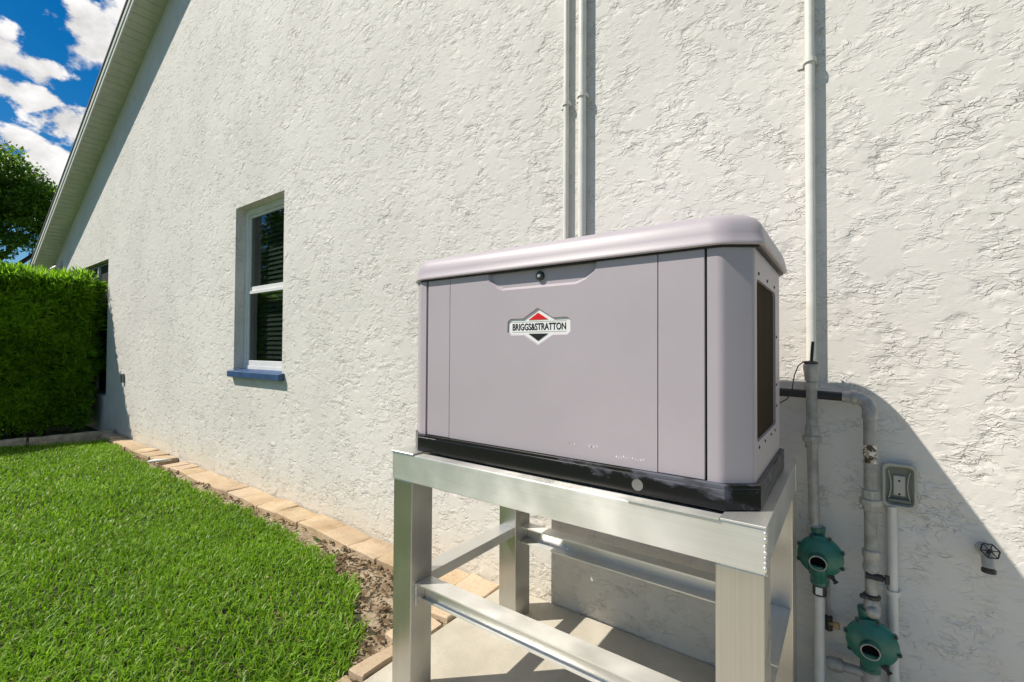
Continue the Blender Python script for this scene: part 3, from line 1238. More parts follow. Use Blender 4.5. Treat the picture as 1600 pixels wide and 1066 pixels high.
box(bm, 0.104, 0.118, YP - .02, YP - .004, 0.612, 0.642, .002)
part('valve_stem', bm, M['black_metal'], g2, angle=40)
bm = B()
ring(bm, 0.068, 0.545, [(0, .021), (0, .026), (.012, .027), (.016, .021)], 8)
box(bm, 0.033, 0.056, YP - .034, YP - .018, 0.548, 0.562, .003)
part('lock_ring', bm, M['black_metal'], g2, angle=30)
bm = B()
ring(bm, 0.068, 0.50, [(0, .02), (0, .024), (.02, .025), (.035, .022), (.04, .02)], 20)
lathe(bm, (0.07, YP - .015, 0.507), (.1, -1, -.2), [(0, .02), (.012, .022), (.022, .018), (.028, .008)], 14)
part('tee', bm, M['galv_light'], g2, angle=40)
bm = B()
tube(bm, [(0.064, YP, 0.268), (0.03, YP, 0.268), (-0.055, YP + .01, 0.258)], 0.0165, 16)
lathe(bm, (-0.055, YP + .01, 0.258), (1, 0, .1), [(-.012, .02), (0, .024), (.035, .024), (.04, .018)], 16)
part('branch', bm, M['galv'], g2, angle=45)
bm = B()
tube(bm, [(0.064, YP, 0.31), (0.066, YP, 0.03)], 0.022, 20)
lathe(bm, (0.064, YP, 0.232), (0, 0, 1), [(0, .022), (0, .028), (.062, .028), (.066, .023)], 20)
part('drop_pipe', bm, M['galv'], g2, angle=45)


def regulator(cx, cz, R_, label, rot=0.0):
    y = -0.125
    t = thing('gas_regulator', label, 'regulator', (cx, y, cz), 'green gas regulators on the wall pipes')
    ax = (0.02, -1, 0.03)
    # cast bowl behind the flange with inlet and outlet bosses
    bm = B()
    lathe(bm, (cx, y, cz), ax, [(-.045, .022), (-.04, .042), (-.018, R_ * .86), (-.006, R_ * .97), (-.006, R_), (0, R_)], 40)
    lathe(bm, (cx - .012, YP, cz + 0.045), (0, 0, 1), [(0, .026), (R_ - .05, .026), (R_ - .03, .029), (R_ - .022, .029), (R_ - .022, .02)], 16)
    part('bowl', bm, M['reg_green'], t, angle=35)
    # domed cover
    bm = B()
    lathe(bm, (cx, y, cz), ax, [(.001, R_), (.006, R_), (.008, R_ * .955), (.010, R_ * .90), (.014, R_ * .86), (.019, R_ * .70), (.025, R_ * .50), (.029, R_ * .36), (.031, .0)], 48)
    part('cover', bm, M['reg_green'], t, angle=35)
    # lugs with bolts round the rim
    for k in range(8):
        a = 2 * math.pi * (k + 0.35) / 8 + rot
        px, pz = cx + math.cos(a) * (R_ + .0005), cz + math.sin(a) * (R_ + .0005)
        bm = B()
        lathe(bm, (px, y, pz), ax, [(-.007, .0075), (.007, .0075)], 10)
        lug = part('lug', bm, M['reg_green'], t, angle=40)
        bm = B()
        lathe(bm, (px, y - 0.0085, pz), ax, [(0, .0052), (.004, .0052), (.005, .004)], 6)
        part('bolt', bm, M['black_metal'], lug)
    # vent spout: wide mouth pointing forward and down
    o = Vector((cx - .005, y - .018, cz - .010))
    d = Vector((-0.02, -1, -0.12)).normalized()
    bm = B()
    lathe(bm, o, d, [(-.006, .036), (.010, .0305), (.026, .0290), (.029, .0285), (.029, .0248), (.017, .0242)], 28, False)
    part('vent_spout', bm, M['reg_green'], t, angle=40)
    bm = B()
    lathe(bm, o, d, [(.0292, .0288), (.0302, .0285), (.0302, .0247), (.0292, .0245)], 28, False)
    part('rim_glint', bm, M['galv'], t, angle=40)  # added paler ring, colours in the lit edge of the spout mouth
    bm = B()
    lathe(bm, o + d * .0185, d, [(0, .0243), (.002, .0243)], 24)
    part('vent_bore', bm, M['hole'], t)
    # outlet neck below
    bm = B()
    tube(bm, [(cx - .005, y - .020, cz - .022), (cx - .005, y - .014, cz - .050), (cx - .004, YP - .018, cz - .080), (cx - .004, YP, cz - .10)], [.027, .029, .0285, .0275], 18)
    lathe(bm, (cx - .004, YP, cz - .118), (0, 0, 1), [(0, .02), (0, .0305), (.022, .0305), (.025, .026)], 18)
    part('outlet_neck', bm, M['reg_green'], t, angle=40)
    # small adjusting screw and plug at the lower right rim
    bm = B()
    lathe(bm, (cx + .03, y - .002, cz - R_ * .86), (.55, -.3, -.6), [(0, .010), (.012, .010), (.013, .0065), (.024, .0065), (.025, .009), (.031, .009)], 8)
    part('plug', bm, M['black_metal'], t, angle=30)


regulator(-0.084, 0.668, 0.0725, 'upper green disc-shaped gas regulator beside the aluminium stand leg', 0.1)
regulator(0.0665, 0.405, 0.076, 'lower green disc-shaped gas regulator, further right near the frame bottom', 0.3)

# white outlet pipe under the upper regulator
dp = thing('outlet_pipe', 'straight off-white pipe dropping from the upper green regulator', 'pipe', (-0.089, YP, 0.03))
bm = B()
tube(bm, [(-0.0885, YP, 0.535), (-0.090, YP, 0.03)], 0.0168, 20)
part('pipe', bm, M['pvc'], dp, angle=50)
bm = B()
ring(bm, -0.0885, 0.507, [(0, .0168), (0, .0225), (.044, .0225), (.046, .017)], 8)
part('collar', bm, M['black_metal'], dp, angle=25)
bm = B()
box(bm, -0.1, -0.078, YP - .0245, YP - .0222, 0.515, 0.543, .001)
part('tag', bm, M['print_white'], dp)
# little shut-off beside it on the wall
sv = thing('shutoff_valve', 'small dark shut-off tap with tan wing on the wall behind the off-white pipe', 'valve', (-0.055, -0.05, 0.4))
bm = B()
tube(bm, [(-0.063, -0.03, 0.62), (-0.062, -0.03, 0.36)], 0.0065, 10)
part('tubing', bm, M['galv'], sv, angle=50)
bm = B()
lathe(bm, (-0.062, -0.03, 0.352), (0, 0, 1), [(0, .008), (.005, .014), (.055, .014), (.06, .008)], 10)
part('valve_body', bm, M['black_metal'], sv, angle=40)
bm = B()
box(bm, -0.049, -0.026, -0.052, -0.044, 0.374, 0.402, .004)
lathe(bm, (-0.05, -0.046, 0.388), (1, 0, 0), [(-.012, .006), (.005, .006)], 8)
part('wing', bm, M['brass'], sv)

# ------------------------------------------------------------------ outlet with cover + conduit
oc = thing('outlet_cover', 'weatherproof outlet with smoked bubble cover on the shaded wall', 'outlet', (0.15, 0, 0.94))
ox, oz = 0.1515, 0.9455


def rrect(cx, cz, w, h, r, n=5):
    P_ = []
    for (sx, sz, a0) in ((1, 1, 0), (-1, 1, 90), (-1, -1, 180), (1, -1, 270)):
        for k in range(n):
            a = rad(a0 + 90 * k / (n - 1))
            P_.append((cx + sx * (w / 2 - r) + math.cos(a) * r, cz + sz * (h / 2 - r) + math.sin(a) * r))
    return P_


bm = B()
rings = []
for (w, h, y) in ((.096, .156, -.002), (.098, .158, -.024), (.094, .154, -.030), (.082, .142, -.030), (.072, .130, -.012)):
    rings.append([(p[0], y, p[1]) for p in rrect(ox, oz, w, h, .017)])
stack(bm, rings, False)
part('cover_frame', bm, M['cover_clear'], oc, angle=40)
bm = B()
stack(bm, [[(p[0], y, p[1]) for p in rrect(ox, oz, .073, .131, .014)] for y in (-.0125, -.009)])
part('back_plate', bm, M['cover_dark'], oc)
bm = B()
box(bm, ox - .017, ox + .017, -.022, -.0126, oz - .036, oz + .036, .002)
rec = part('receptacle', bm, M['outlet'], oc)
for dz in (.018, -.03):
    bm = B()
    lathe(bm, (ox, -.0222, oz + dz), (0, -1, 0), [(0, .0035), (.0006, .0035)], 10)
    part('slot', bm, M['hole'], rec)
for s in (-1, 1):
    bm = B()
    pts = [(ox + s * (.031 - .008 * math.sin(math.pi * k / 8)), -.019, oz - .052 + .104 * k / 8) for k in range(9)]
    tube(bm, pts, .0022, 8)
    part('cover_rib', bm, M['cover_clear'], oc, angle=50)
bm = B()
box(bm, ox - .034, ox + .034, -.026, -.0127, oz - .060, oz - .048, .003)
part('latch', bm, M['cover_dark'], oc)

t = thing('conduit', 'white conduit dropping from the outlet cover past the lower regulator', 'conduit', (0.133, -0.024, 0.03), 'white conduits running up the stucco wall')
bm = B()
tube(bm, [(0.1305, -.022, 0.868), (0.1335, -.022, 0.03)], 0.0148, 20)
part('pipe', bm, M['pvc'], t, angle=50)
bm = B()
strap(bm, 0.131, -.022, 0.556, .0148)
part('clamp', bm, M['pvc'], t, angle=40)

# ------------------------------------------------------------------ hose tap
sp = thing('hose_tap', 'dark hose tap with spoked wheel handle on the wall at far right', 'tap', (0.385, -0.03, 0.75))
tx, tz = 0.369, 0.775
bm = B()
lathe(bm, (tx, -.001, tz - .004), (0, -1, 0), [(0, .021), (.006, .021), (.008, .013), (.03, .013), (.034, .018), (.052, .018), (.056, .012)], 16)
tube(bm, [(tx, -.04, tz - .004), (tx + .001, -.05, tz - .016), (tx + .002, -.058, tz - .032), (tx + .002, -.06, tz - .046)], [.015, .016, .0165, .0165], 14)
part('body', bm, M['galv_light'], sp, angle=45)
bm = B()
lathe(bm, (tx + .002, -.06, tz - .062), (0, 0, 1), [(0, .012), (0, .0185), (.010, .0185), (.012, .0155), (.018, .0155), (.018, .012)], 16)
part('hose_thread', bm, M['black_metal'], sp, angle=40)
bm = B()
hc = Vector((tx + .004, -.072, tz + .012))
ha = Vector((0.25, -0.75, 0.6)).normalized()
hu = ha.cross(Vector((0, 0, 1))).normalized()
hv = ha.cross(hu)
rim = []
for k in range(25):
    a = 2 * math.pi * k / 24
    rr = .023 + .0018 * math.cos(6 * a)
    rim.append(hc + hu * math.cos(a) * rr + hv * math.sin(a) * rr)
tube(bm, rim, .0022, 8, False)
for k in range(6):
    a = 2 * math.pi * k / 6
    tube(bm, [hc, hc + hu * math.cos(a) * .023 + hv * math.sin(a) * .023], .0017, 6)
blob(bm, hc, .0075, 8)
tube(bm, [(tx, -.05, tz - .004), hc], .005, 8)
part('handle', bm, M['black_metal'], sp, angle=50)

# ------------------------------------------------------------------ aluminium stand
SX0, SX1, SY0, SY1, SZ = -1.492, -0.155, -0.98, -0.14, 1.016
st = thing('equipment_stand', 'bare aluminium stand of welded beams holding the generator', 'stand', (-0.82, -0.56, 0.03))
BH = 0.107
LW, LD = 0.108, 0.112


def hollow(bm, axis, a0, a1, b0, b1, c0, c1, bev=0.003):
    if axis == 'x':
        box(bm, a0, a1, b0, b1, c0, c1, bev, 2)
    elif axis == 'y':
        box(bm, b0, b1, a0, a1, c0, c1, bev, 2)
    else:
        box(bm, b0, b1, c0, c1, a0, a1, bev, 2)
    return bm


# front and back beams, then side beams butted between them
for (y0, y1) in ((SY0, SY0 + 0.05), (SY1 - 0.05, SY1)):
    part('beam', hollow(B(), 'x', SX0, SX1, y0, y1, SZ - BH, SZ), M['alu_x'], st)
for (x0, x1) in ((SX0 + .0015, SX0 + 0.05), (SX1 - 0.05, SX1 - .0015)):
    part('beam', hollow(B(), 'y', SY0 + 0.0505, SY1 - 0.0505, x0, x1, SZ - BH, SZ), M['alu_y'], st)
# flat deck plates welded on top
for (x0, x1, y0, y1) in ((SX0 - .002, SX0 + 0.125, SY0 - .004, SY1 - .01), (SX1 - 0.10, SX1 + .002, SY0 - .003, SY1 - .01)):
    bm = B()
    box(bm, x0, x1, y0, y1, SZ + .0005, SZ + .0065, .0012)
    part('deck_plate', bm, M['alu_y'], st)
bm = B()
prism(bm, [(SX1 - .34, SY0 - .005), (SX1 - .101, SY0 - .0055), (SX1 - .101, SY0 + .03), (SX1 - .32, SY0 + .028)], 'z', SZ + .001, SZ + .0055)
part('deck_strip', bm, M['alu_x'], st)
bm = B()
box(bm, SX0 + .126, SX1 - .101, SY0 + .06, SY1 - .06, SZ - .012, SZ - .004)
part('deck_sheet', bm, M['alu_x'], st)
# legs
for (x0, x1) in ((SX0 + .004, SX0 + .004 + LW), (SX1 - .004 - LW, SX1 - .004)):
    for (y0, y1) in ((SY0 + .004, SY0 + .004 + LD), (SY1 - .004 - .129, SY1 - .004)):  # back legs deepened to block a stray sun sliver on the wall
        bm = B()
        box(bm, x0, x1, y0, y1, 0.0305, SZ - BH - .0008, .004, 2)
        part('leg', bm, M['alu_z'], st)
# lower rails: front channel, back channel, side angles
RZ = 0.508
fy0, fy1 = SY0 + .03, SY0 + .105
lx0, lx1 = SX0 + .004 + LW + .001, SX1 - .004 - LW - .001
bm = B()
prism(bm, [(fy0, RZ), (fy1, RZ), (fy1, RZ - .085), (fy0 + .034, RZ - .085), (fy0 + .034, RZ - .077), (fy0 + .048, RZ - .077), (fy0 + .048, RZ - .006), (fy0, RZ - .006)], 'x', lx0, lx1)
part('rail', bm, M['alu_x'], st, label='front lower rail, an open channel')
by0, by1 = SY1 - .09, SY1 - .02
bm = B()
prism(bm, [(by0, RZ), (by1, RZ), (by1, RZ - .085), (by0, RZ - .085), (by0, RZ - .079), (by1 - .007, RZ - .079), (by1 - .007, RZ - .007), (by0, RZ - .007)], 'x', lx0, lx1)
part('rail', bm, M['alu_x'], st)
for (xa, xb, s) in ((SX0 + .012, SX0 + .094, 1), (SX1 - .094, SX1 - .012, -1)):
    bm = B()
    ya, yb_ = SY0 + .004 + LD + .001, SY1 - .004 - .130
    if s > 0:
        pr = [(xa, RZ), (xb, RZ), (xb, RZ - .045), (xb - .006, RZ - .045), (xb - .006, RZ - .006), (xa, RZ - .006)]
    else:
        pr = [(xa, RZ), (xb, RZ), (xb, RZ - .006), (xa + .006, RZ - .006), (xa + .006, RZ - .045), (xa, RZ - .045)]
    prism(bm, pr, 'y', ya, yb_)
    part('rail', bm, M['alu_y'], st)
# weld beads
bm = B()
rw = random.Random(5)
for z in (.012, .026, .043, .055, .068, .079, .094):
    blob(bm, (SX1 - .0012 + rw.uniform(-.001, .0005), SY0 - .0002, SZ - z), .0044 + rw.uniform(-.001, .001), 8, (.9, .8, 1.2 + rw.uniform(-.3, .5)))
part('weld_bead', bm, M['weld'], st, smooth=True)
bm = B()
for k in range(14):
    z = RZ - .004 - k * .079 / 13
    blob(bm, (lx0 + .001, SY0 + .028, z), .0045, 6, (1, 1, 1.1))
part('weld_bead', bm, M['weld'], st, smooth=True)
bm = B()
for k in range(16):
    blob(bm, (SX1 - LW + .012 + k * .0065, SY0 + .0035, SZ - BH - .0005), .0026, 6, (1.6, 1, .7))
part('weld_bead', bm, M['weld'], st, smooth=True)
bm = B()
for k in range(12):
    blob(bm, (SX1 - LW - .005, SY1 - .118, RZ - .004 - k * .0072), .0045, 6)
for k in range(12):
    blob(bm, (SX1 - LW - .006 - k * .007, SY1 - .093, RZ + .001), .0042, 6)
part('weld_bead', bm, M['weld'], st, smooth=True)

# ------------------------------------------------------------------ generator
GX0, GX1 = -1.473, -0.192
FX0, FX1 = -1.401, -0.263
FY, CY, BY = -0.92, -0.868, -0.29
GB, GT = 1.089, 1.712
gen = thing('generator', 'lavender-grey standby generator cabinet on the aluminium stand', 'generator', (-0.83, -0.6, SZ + .007))


def plan(fx0, fx1, x0, x1, fy, cy, by, cb=0.05):
    return [(fx0, fy), (fx1, fy), (x1, cy), (x1, by - cb), (x1 - cb, by), (x0 + cb, by), (x0, by - cb), (x0, cy)]


# base tray with a lip and a round hole
bp = plan(-1.398, -0.254, -1.474, -0.179, -0.931, -0.874, -0.285)


def inset(poly, d):
    n = len(poly)
    out = []
    for i in range(n):
        p0, p1, p2 = Vector(poly[i - 1]), Vector(poly[i]), Vector(poly[(i + 1) % n])
        e1, e2 = (p1 - p0).normalized(), (p2 - p1).normalized()
        n1, n2 = Vector((-e1.y, e1.x)), Vector((-e2.y, e2.x))
        b = (n1 + n2)
        b = b / max(b.dot(n1), 0.2)
        out.append(tuple(p1 + b * d))
    return out


bm = B()
zb = SZ + .0068
rg = [(0.004, zb), (0.0, zb + .004), (0.0, zb + .052), (0.001, zb + .055), (0.0, zb + .058), (0.0, zb + .0655), (0.004, zb + .0675), (0.03, zb + .0675)]
stack(bm, [[(p[0], p[1], z) for p in inset(bp, d)] for d, z in rg])
base = part('base_tray', bm, M['base_black'], gen)
bm = B()
lathe(bm, (-0.4835, -0.9300, 1.0495), (0, -1, 0), [(0, .0165), (.0014, .0165)], 24)
part('knockout', bm, M['bronze_box'], base, label='pale round hole in the black base')

# black core standing in for the shadow in the panel seams
bm = B()
ip = plan(FX0 + .004, FX1 - .004, GX0 + .012, GX1 - .016, FY + .012, CY + .010, BY - .006)
stack(bm, [[(p[0], p[1], z) for p in ip] for z in (GB - .004, GT + .02)])
part('seam_shade', bm, M['black_metal'], gen)

S0, S1, S2, S3 = -1.359, -1.235, -0.429, -0.301


def front_panel(x0, x1, name='side_panel'):
    bm = B()
    box(bm, x0, x1, FY, FY + .0115, GB + .003, GT + .01, .002, 2)
    part(name, bm, M['paint'], gen)


front_panel(S0 + .0032, S1 - .0012)
front_panel(S2 + .0012, S3 - .003)


# corner posts (front strip, chamfer and return) as bent sheets
def corner(s):
    f = lambda x: x if s > 0 else (-1.664 - x)
    n = 6
    outer = [(f(S3 + .0035), FY)]
    # softened bends
    def bend(p, q, r, k=0.012):
        p, q, r = Vector(p), Vector(q), Vector(r)
        a = q + (p - q).normalized() * k
        b = q + (r - q).normalized() * k
        o = []
        for i in range(n + 1):
            t_ = i / n
            o.append(tuple((1 - t_) ** 2 * a + 2 * t_ * (1 - t_) * q + t_ * t_ * b))
        return o
    A, Bq, C, D = (f(S3), FY), (f(FX1), FY), (f(GX1), CY), (f(GX1), CY + .03)
    outer += bend(A, Bq, C) + bend(Bq, C, D, .008) + [(f(GX1), CY + .0115)]
    th = .010
    inner = []
    m = len(outer)
    for i in range(m):
        p = Vector(outer[i])
        d = (Vector(outer[min(i + 1, m - 1)]) - Vector(outer[max(i - 1, 0)])).normalized()
        nn = Vector((-d.y, d.x)) * (1 if s > 0 else -1)
        inner.append(tuple(p + nn * th))
    bm = B()
    prism(bm, outer + inner[::-1], 'z', GB + .002, GT + .01)
    part('corner_post', bm, M['paint'], gen, angle=30)


corner(1)
corner(-1)

# right end panel with vent opening
VY0, VY1, VZ0, VZ1 = -0.838, -0.447, 1.190, 1.627


def end_panel(x, s):
    bm = B()
    x0, x1 = (x - .012, x) if s > 0 else (x, x + .012)
    y0, y1 = CY + .0125, BY - .05
    outer = [(y0, GB + .002), (y1, GB + .002), (y1, GT + .01), (y0, GT + .01)]
    hole = [p for p in rrect((VY0 + VY1) / 2, (VZ0 + VZ1) / 2, VY1 - VY0, VZ1 - VZ0, .018, 4)]
    t = bmesh.new()
    def loop(pts, xx):
        v = [t.verts.new((xx, p[0], p[1])) for p in pts]
        return v, [t.edges.new((v[i], v[(i + 1) % len(v)])) for i in range(len(v))]
    for xx in (x0, x1):
        _, e1 = loop(outer, xx)
        _, e2 = loop(hole, xx)
        bmesh.ops.triangle_fill(t, use_beauty=True, use_dissolve=False, edges=e1 + e2)
    merge(bm, t)
    t = bmesh.new()
    stack(t, [[(xx, p[0], p[1]) for p in hole] for xx in (x0, x1)], False)
    stack(t, [[(xx, p[0], p[1]) for p in outer] for xx in (x0, x1)], False)
    merge(bm, t)
    bmesh.ops.remove_doubles(bm, verts=bm.verts[:], dist=1e-6)
    return part('end_panel', bm, M['paint'], gen)


ep = end_panel(GX1, 1)
end_panel(GX0, -1)
bm = B()
box(bm, GX1 - .0115, GX1 - .0075, VY0 - .003, VY1 + .003, VZ0 - .003, VZ1 + .003)
part('vent_screen', bm, M['vent'], gen)
for (y, z) in ((VY0 + .03, VZ1 + .016), (-.64, VZ1 + .016), (VY1 - .03, VZ1 + .016), (VY0 + .03, VZ0 - .016), (-.70, VZ0 - .016), (-.57, VZ0 - .016), (VY1 - .03, VZ0 - .016), (VY1 + .018, 1.32), (VY1 + .018, 1.48), (VY1 + .018, 1.25)):
    bm = B()
    lathe(bm, (GX1 + .0002, y, z), (1, 0, 0), [(0, .0048), (.002, .0045), (.003, .002)], 8)
    part('screw', bm, M['black_metal'], ep)
# rear closing panel
bm = B()
box(bm, GX0 + .05, GX1 - .05, BY - .005, BY + .004, GB + .002, GT + .01, .002)
part('rear_panel', bm, M['paint'], gen)
bm = B()
for s in (0, 1):
    xa = GX1 if s else GX0
    q = [(xa, BY - .05), (xa - (.05 if s else -.05), BY), (xa - (.055 if s else -.055), BY - .006), (xa - (.008 if s else -.008), BY - .052)]
    prism(bm, q, 'z', GB + .002, GT + .01)
part('rear_corner', bm, M['paint'], gen)


# door with finger recess at the top and a sunk badge field
BCX, BCZ = -0.8325, 1.5105
BADGE = [(0.0, 0.063), (0.060, 0.029), (0.112, 0.0295), (0.1245, 0.020), (0.1255, -0.018), (0.113, -0.0285), (0.060, -0.0285), (0.0, -0.063),
         (-0.060, -0.0285), (-0.113, -0.0285), (-0.1255, -0.018), (-0.1245, 0.020), (-0.112, 0.0295), (-0.060, 0.029)]


def shrink(pts, d):
    return inset([(p[0], p[1]) for p in pts][::-1], d)[::-1]


def door():
    x0, x1 = S1 + .0012, S2 - .0012
    z0, z1 = GB + .003, GT + .01
    notch_f = [(-1.052, z1), (-1.040, 1.676), (-1.012, 1.653), (-0.985, 1.641), (-0.690, 1.641), (-0.655, 1.653), (-0.625, 1.676), (-0.612, z1)]
    notch_b = [(-1.040, z1), (-1.030, 1.684), (-1.004, 1.664), (-0.980, 1.654), (-0.695, 1.654), (-0.662, 1.664), (-0.634, 1.684), (-0.622, z1)]
    outer = [(x0, z0), (x1, z0), (x1, z1)] + notch_f[::-1] + [(x0, z1)]
    hole_f = [(BCX + p[0] * 1.0, BCZ + p[1]) for p in BADGE]
    hole_b = shrink(hole_f, .0035)
    t = bmesh.new()
    def loop(pts, y):
        v = [t.verts.new((p[0], y, p[1])) for p in pts]
        return [t.edges.new((v[i], v[(i + 1) % len(v)])) for i in range(len(v))]
    # front sheet, sides and recess slopes
    e = loop(outer, FY) + loop(hole_f, FY)
    bmesh.ops.triangle_fill(t, use_beauty=True, use_dissolve=False, edges=e)
    bm = B()
    merge(bm, t)
    t = bmesh.new()
    stack(t, [[(p[0], FY, p[1]) for p in hole_f], [(p[0], FY + .0055, p[1]) for p in hole_b]], False)
    A = [t.verts.new((p[0], FY, p[1])) for p in notch_f]
    C = [t.verts.new((p[0], FY + .016, p[1])) for p in notch_b]
    for i in range(len(A) - 1):
        t.faces.new((A[i], A[i + 1], C[i + 1], C[i]))
    sides = [(x0, z1), (x0, z0), (x1, z0), (x1, z1)]
    A = [t.verts.new((p[0], FY, p[1])) for p in sides]
    C = [t.verts.new((p[0], FY + .0115, p[1])) for p in sides]
    for i in range(3):
        t.faces.new((A[i], A[i + 1], C[i + 1], C[i]))
    merge(bm, t)
    bmesh.ops.remove_doubles(bm, verts=bm.verts[:], dist=1e-6)
    d = part('door', bm, M['paint'], gen)
    # recessed back of the finger pull
    bm = B()
    box(bm, -1.046, -0.617, FY + .0118, FY + .0150, 1.632, z1)
    part('finger_pull', bm, M['paint'], d)
    bm = B()
    lathe(bm, (-0.828, FY + .0119, 1.6805), (0, -1, 0), [(0, .0155), (.008, .0155), (.010, .014)], 20)
    lock = part('lock', bm, M['black_metal'], gen)
    bm = B()
    lathe(bm, (-0.828, FY + .0016, 1.6805), (0, -1, 0), [(0, .0072), (.002, .0072), (.003, .0055)], 16)
    part('lock_barrel', bm, M['galv'], lock)
    # badge
    bm = B()
    prism(bm, hole_b, 'y', FY + .0050, FY + .0085)
    bd = part('badge', bm, M['badge_white'], gen, label='white diamond badge with red and black tips')
    bm = B()
    prism(bm, [(BCX - .0385, BCZ + .0235), (BCX + .0385, BCZ + .0235), (BCX, BCZ + .0465)], 'y', FY + .0036, FY + .0049)
    part('red_tip', bm, M['badge_red'], bd)
    bm = B()
    prism(bm, [(BCX - .0385, BCZ - .0235), (BCX, BCZ - .0475), (BCX + .0385, BCZ - .0235)], 'y', FY + .0036, FY + .0049)
    part('black_tip', bm, M['badge_black'], bd)
    # lettering
    cu = bpy.data.curves.new('txt', 'FONT')
    cu.body = 'BRIGGS&STRATTON'
    cu.size = 1.0
    cu.extrude = 0.02
    cu.offset = 0.022
    cu.align_x = 'CENTER'
    cu.align_y = 'CENTER'
    to = bpy.data.objects.new('txt', cu)
    COL.objects.link(to)
    dg = bpy.context.evaluated_depsgraph_get()
    dg.update()
    me = bpy.data.meshes.new_from_object(to.evaluated_get(dg))
    bpy.data.objects.remove(to)
    bpy.data.curves.remove(cu)
    xs = [v.co.x for v in me.vertices]
    zs = [v.co.y for v in me.vertices]
    kx = 0.212 / (max(xs) - min(xs))
    kz = 0.0235 / (max(zs) - min(zs))
    mx_, mz_ = (max(xs) + min(xs)) / 2, (max(zs) + min(zs)) / 2
    for v in me.vertices:
        x, y, z = v.co
        v.co = (BCX + (x - mx_) * kx, FY + .0046 - z * .02, BCZ + (y - mz_) * kz)
    me.materials.clear()
    me.materials.append(M['badge_black'])
    o = bpy.data.objects.new('lettering', me)
    COL.objects.link(o)
    o.parent = bd
    # thin ruled lines above and below the lettering
    bm = B()
    for z in (BCZ + .0172, BCZ - .0172):
        box(bm, BCX - .107, BCX + .107, FY + .0044, FY + .0049, z - .0007, z + .0007)
    part('rule_line', bm, M['cover_clear'], bd)
    # remains of two small worn white prints near the bottom of the door
    rr = random.Random(12)
    for (xa, xb, zc, dens, h) in ((-0.562, -0.467, 1.1175, 1.0, .008), (-0.728, -0.612, 1.137, 0.45, .007)):
        bm = B()
        x = xa
        while x < xb:
            wl = rr.uniform(.004, .007)
            late = (x - xa) / (xb - xa)
            if rr.random() < dens * (0.55 + .5 * late):
                zc2 = zc
                for q in range(rr.randint(1, 3)):
                    w = rr.uniform(.0012, .0035)
                    hh = rr.uniform(.0015, h)
                    px = x + rr.uniform(0, wl - w)
                    pz = zc2 + rr.uniform(-h / 2, h / 2 - hh * .5)
                    box(bm, px, px + w, FY - .0004, FY - .00005, pz, pz + hh)
            x += wl + .0015
        part('worn_print', bm, M['print_white'], d)


door()


# lid: rounded shallow cap
def lid():
    lp = plan(-1.399, -0.256, -1.486, -0.168, -0.937, -0.876, -0.245, .06)
    # round the plan corners
    def rounded(poly, k, n=7):
        out = []
        m = len(poly)
        for i in range(m):
            p, q, r = Vector(poly[i - 1]), Vector(poly[i]), Vector(poly[(i + 1) % m])
            a = q + (p - q).normalized() * min(k, (p - q).length * .45)
            b = q + (r - q).normalized() * min(k, (r - q).length * .45)
            for j in range(n):
                t_ = j / (n - 1)
                out.append(tuple((1 - t_) ** 2 * a + 2 * t_ * (1 - t_) * q + t_ * t_ * b))
        return out
    prof = [(.012, 1.7105), (.004, 1.7095), (0.0, 1.7125), (0.0, 1.7185), (.002, 1.7215), (.005, 1.742), (.009, 1.759), (.015, 1.774), (.024, 1.786), (.040, 1.796), (.065, 1.803), (.11, 1.809), (.20, 1.813)]
    bm = B()
    base = rounded(lp, .03)
    cx, cy = (-1.486 - .168) / 2, -0.59
    rings = []
    for d, z in prof:
        ps = rounded(inset(lp, d), .03 + d * .4)
        rings.append([(p[0], p[1], z) for p in ps])
    stack(bm, rings)
    part('lid', bm, M['paint'], gen, angle=38)
    bm = B()
    ps = inset(lp, .014)
    stack(bm, [[(p[0], p[1], z) for p in ps] for z in (1.704, 1.7102)])
    part('lid_seal', bm, M['black_rubber'], gen)


lid()


# ------------------------------------------------------------------ vegetation
def leaf_mesh(name, C, D, S, L_, W_, fold=0.25):
    """flat pointed leaves: C base, D direction, S side (unit), lengths, widths; four verts, two faces"""
    n = len(C)
    Nn = np.cross(D, S)
    mid = C + D * (L_ * 0.45)[:, None] + Nn * (L_ * 0.05)[:, None]
    tip = C + D * L_[:, None] - Nn * (L_ * 0.12)[:, None]
    V = np.stack([C, mid + S * (W_ / 2)[:, None] + Nn * (W_ * fold)[:, None], tip, mid - S * (W_ / 2)[:, None] + Nn * (W_ * fold)[:, None]], 1).reshape(-1, 3)
    k = np.arange(n) * 4
    F = np.stack([k, k + 1, k + 2, k, k + 2, k + 3], 1).reshape(-1)
    tot = np.full(2 * n, 3)
    start = np.arange(2 * n) * 3
    return raw_mesh(name, V, F, start, tot)


def unit(a):
    return a / np.maximum(np.linalg.norm(a, axis=1), 1e-9)[:, None]


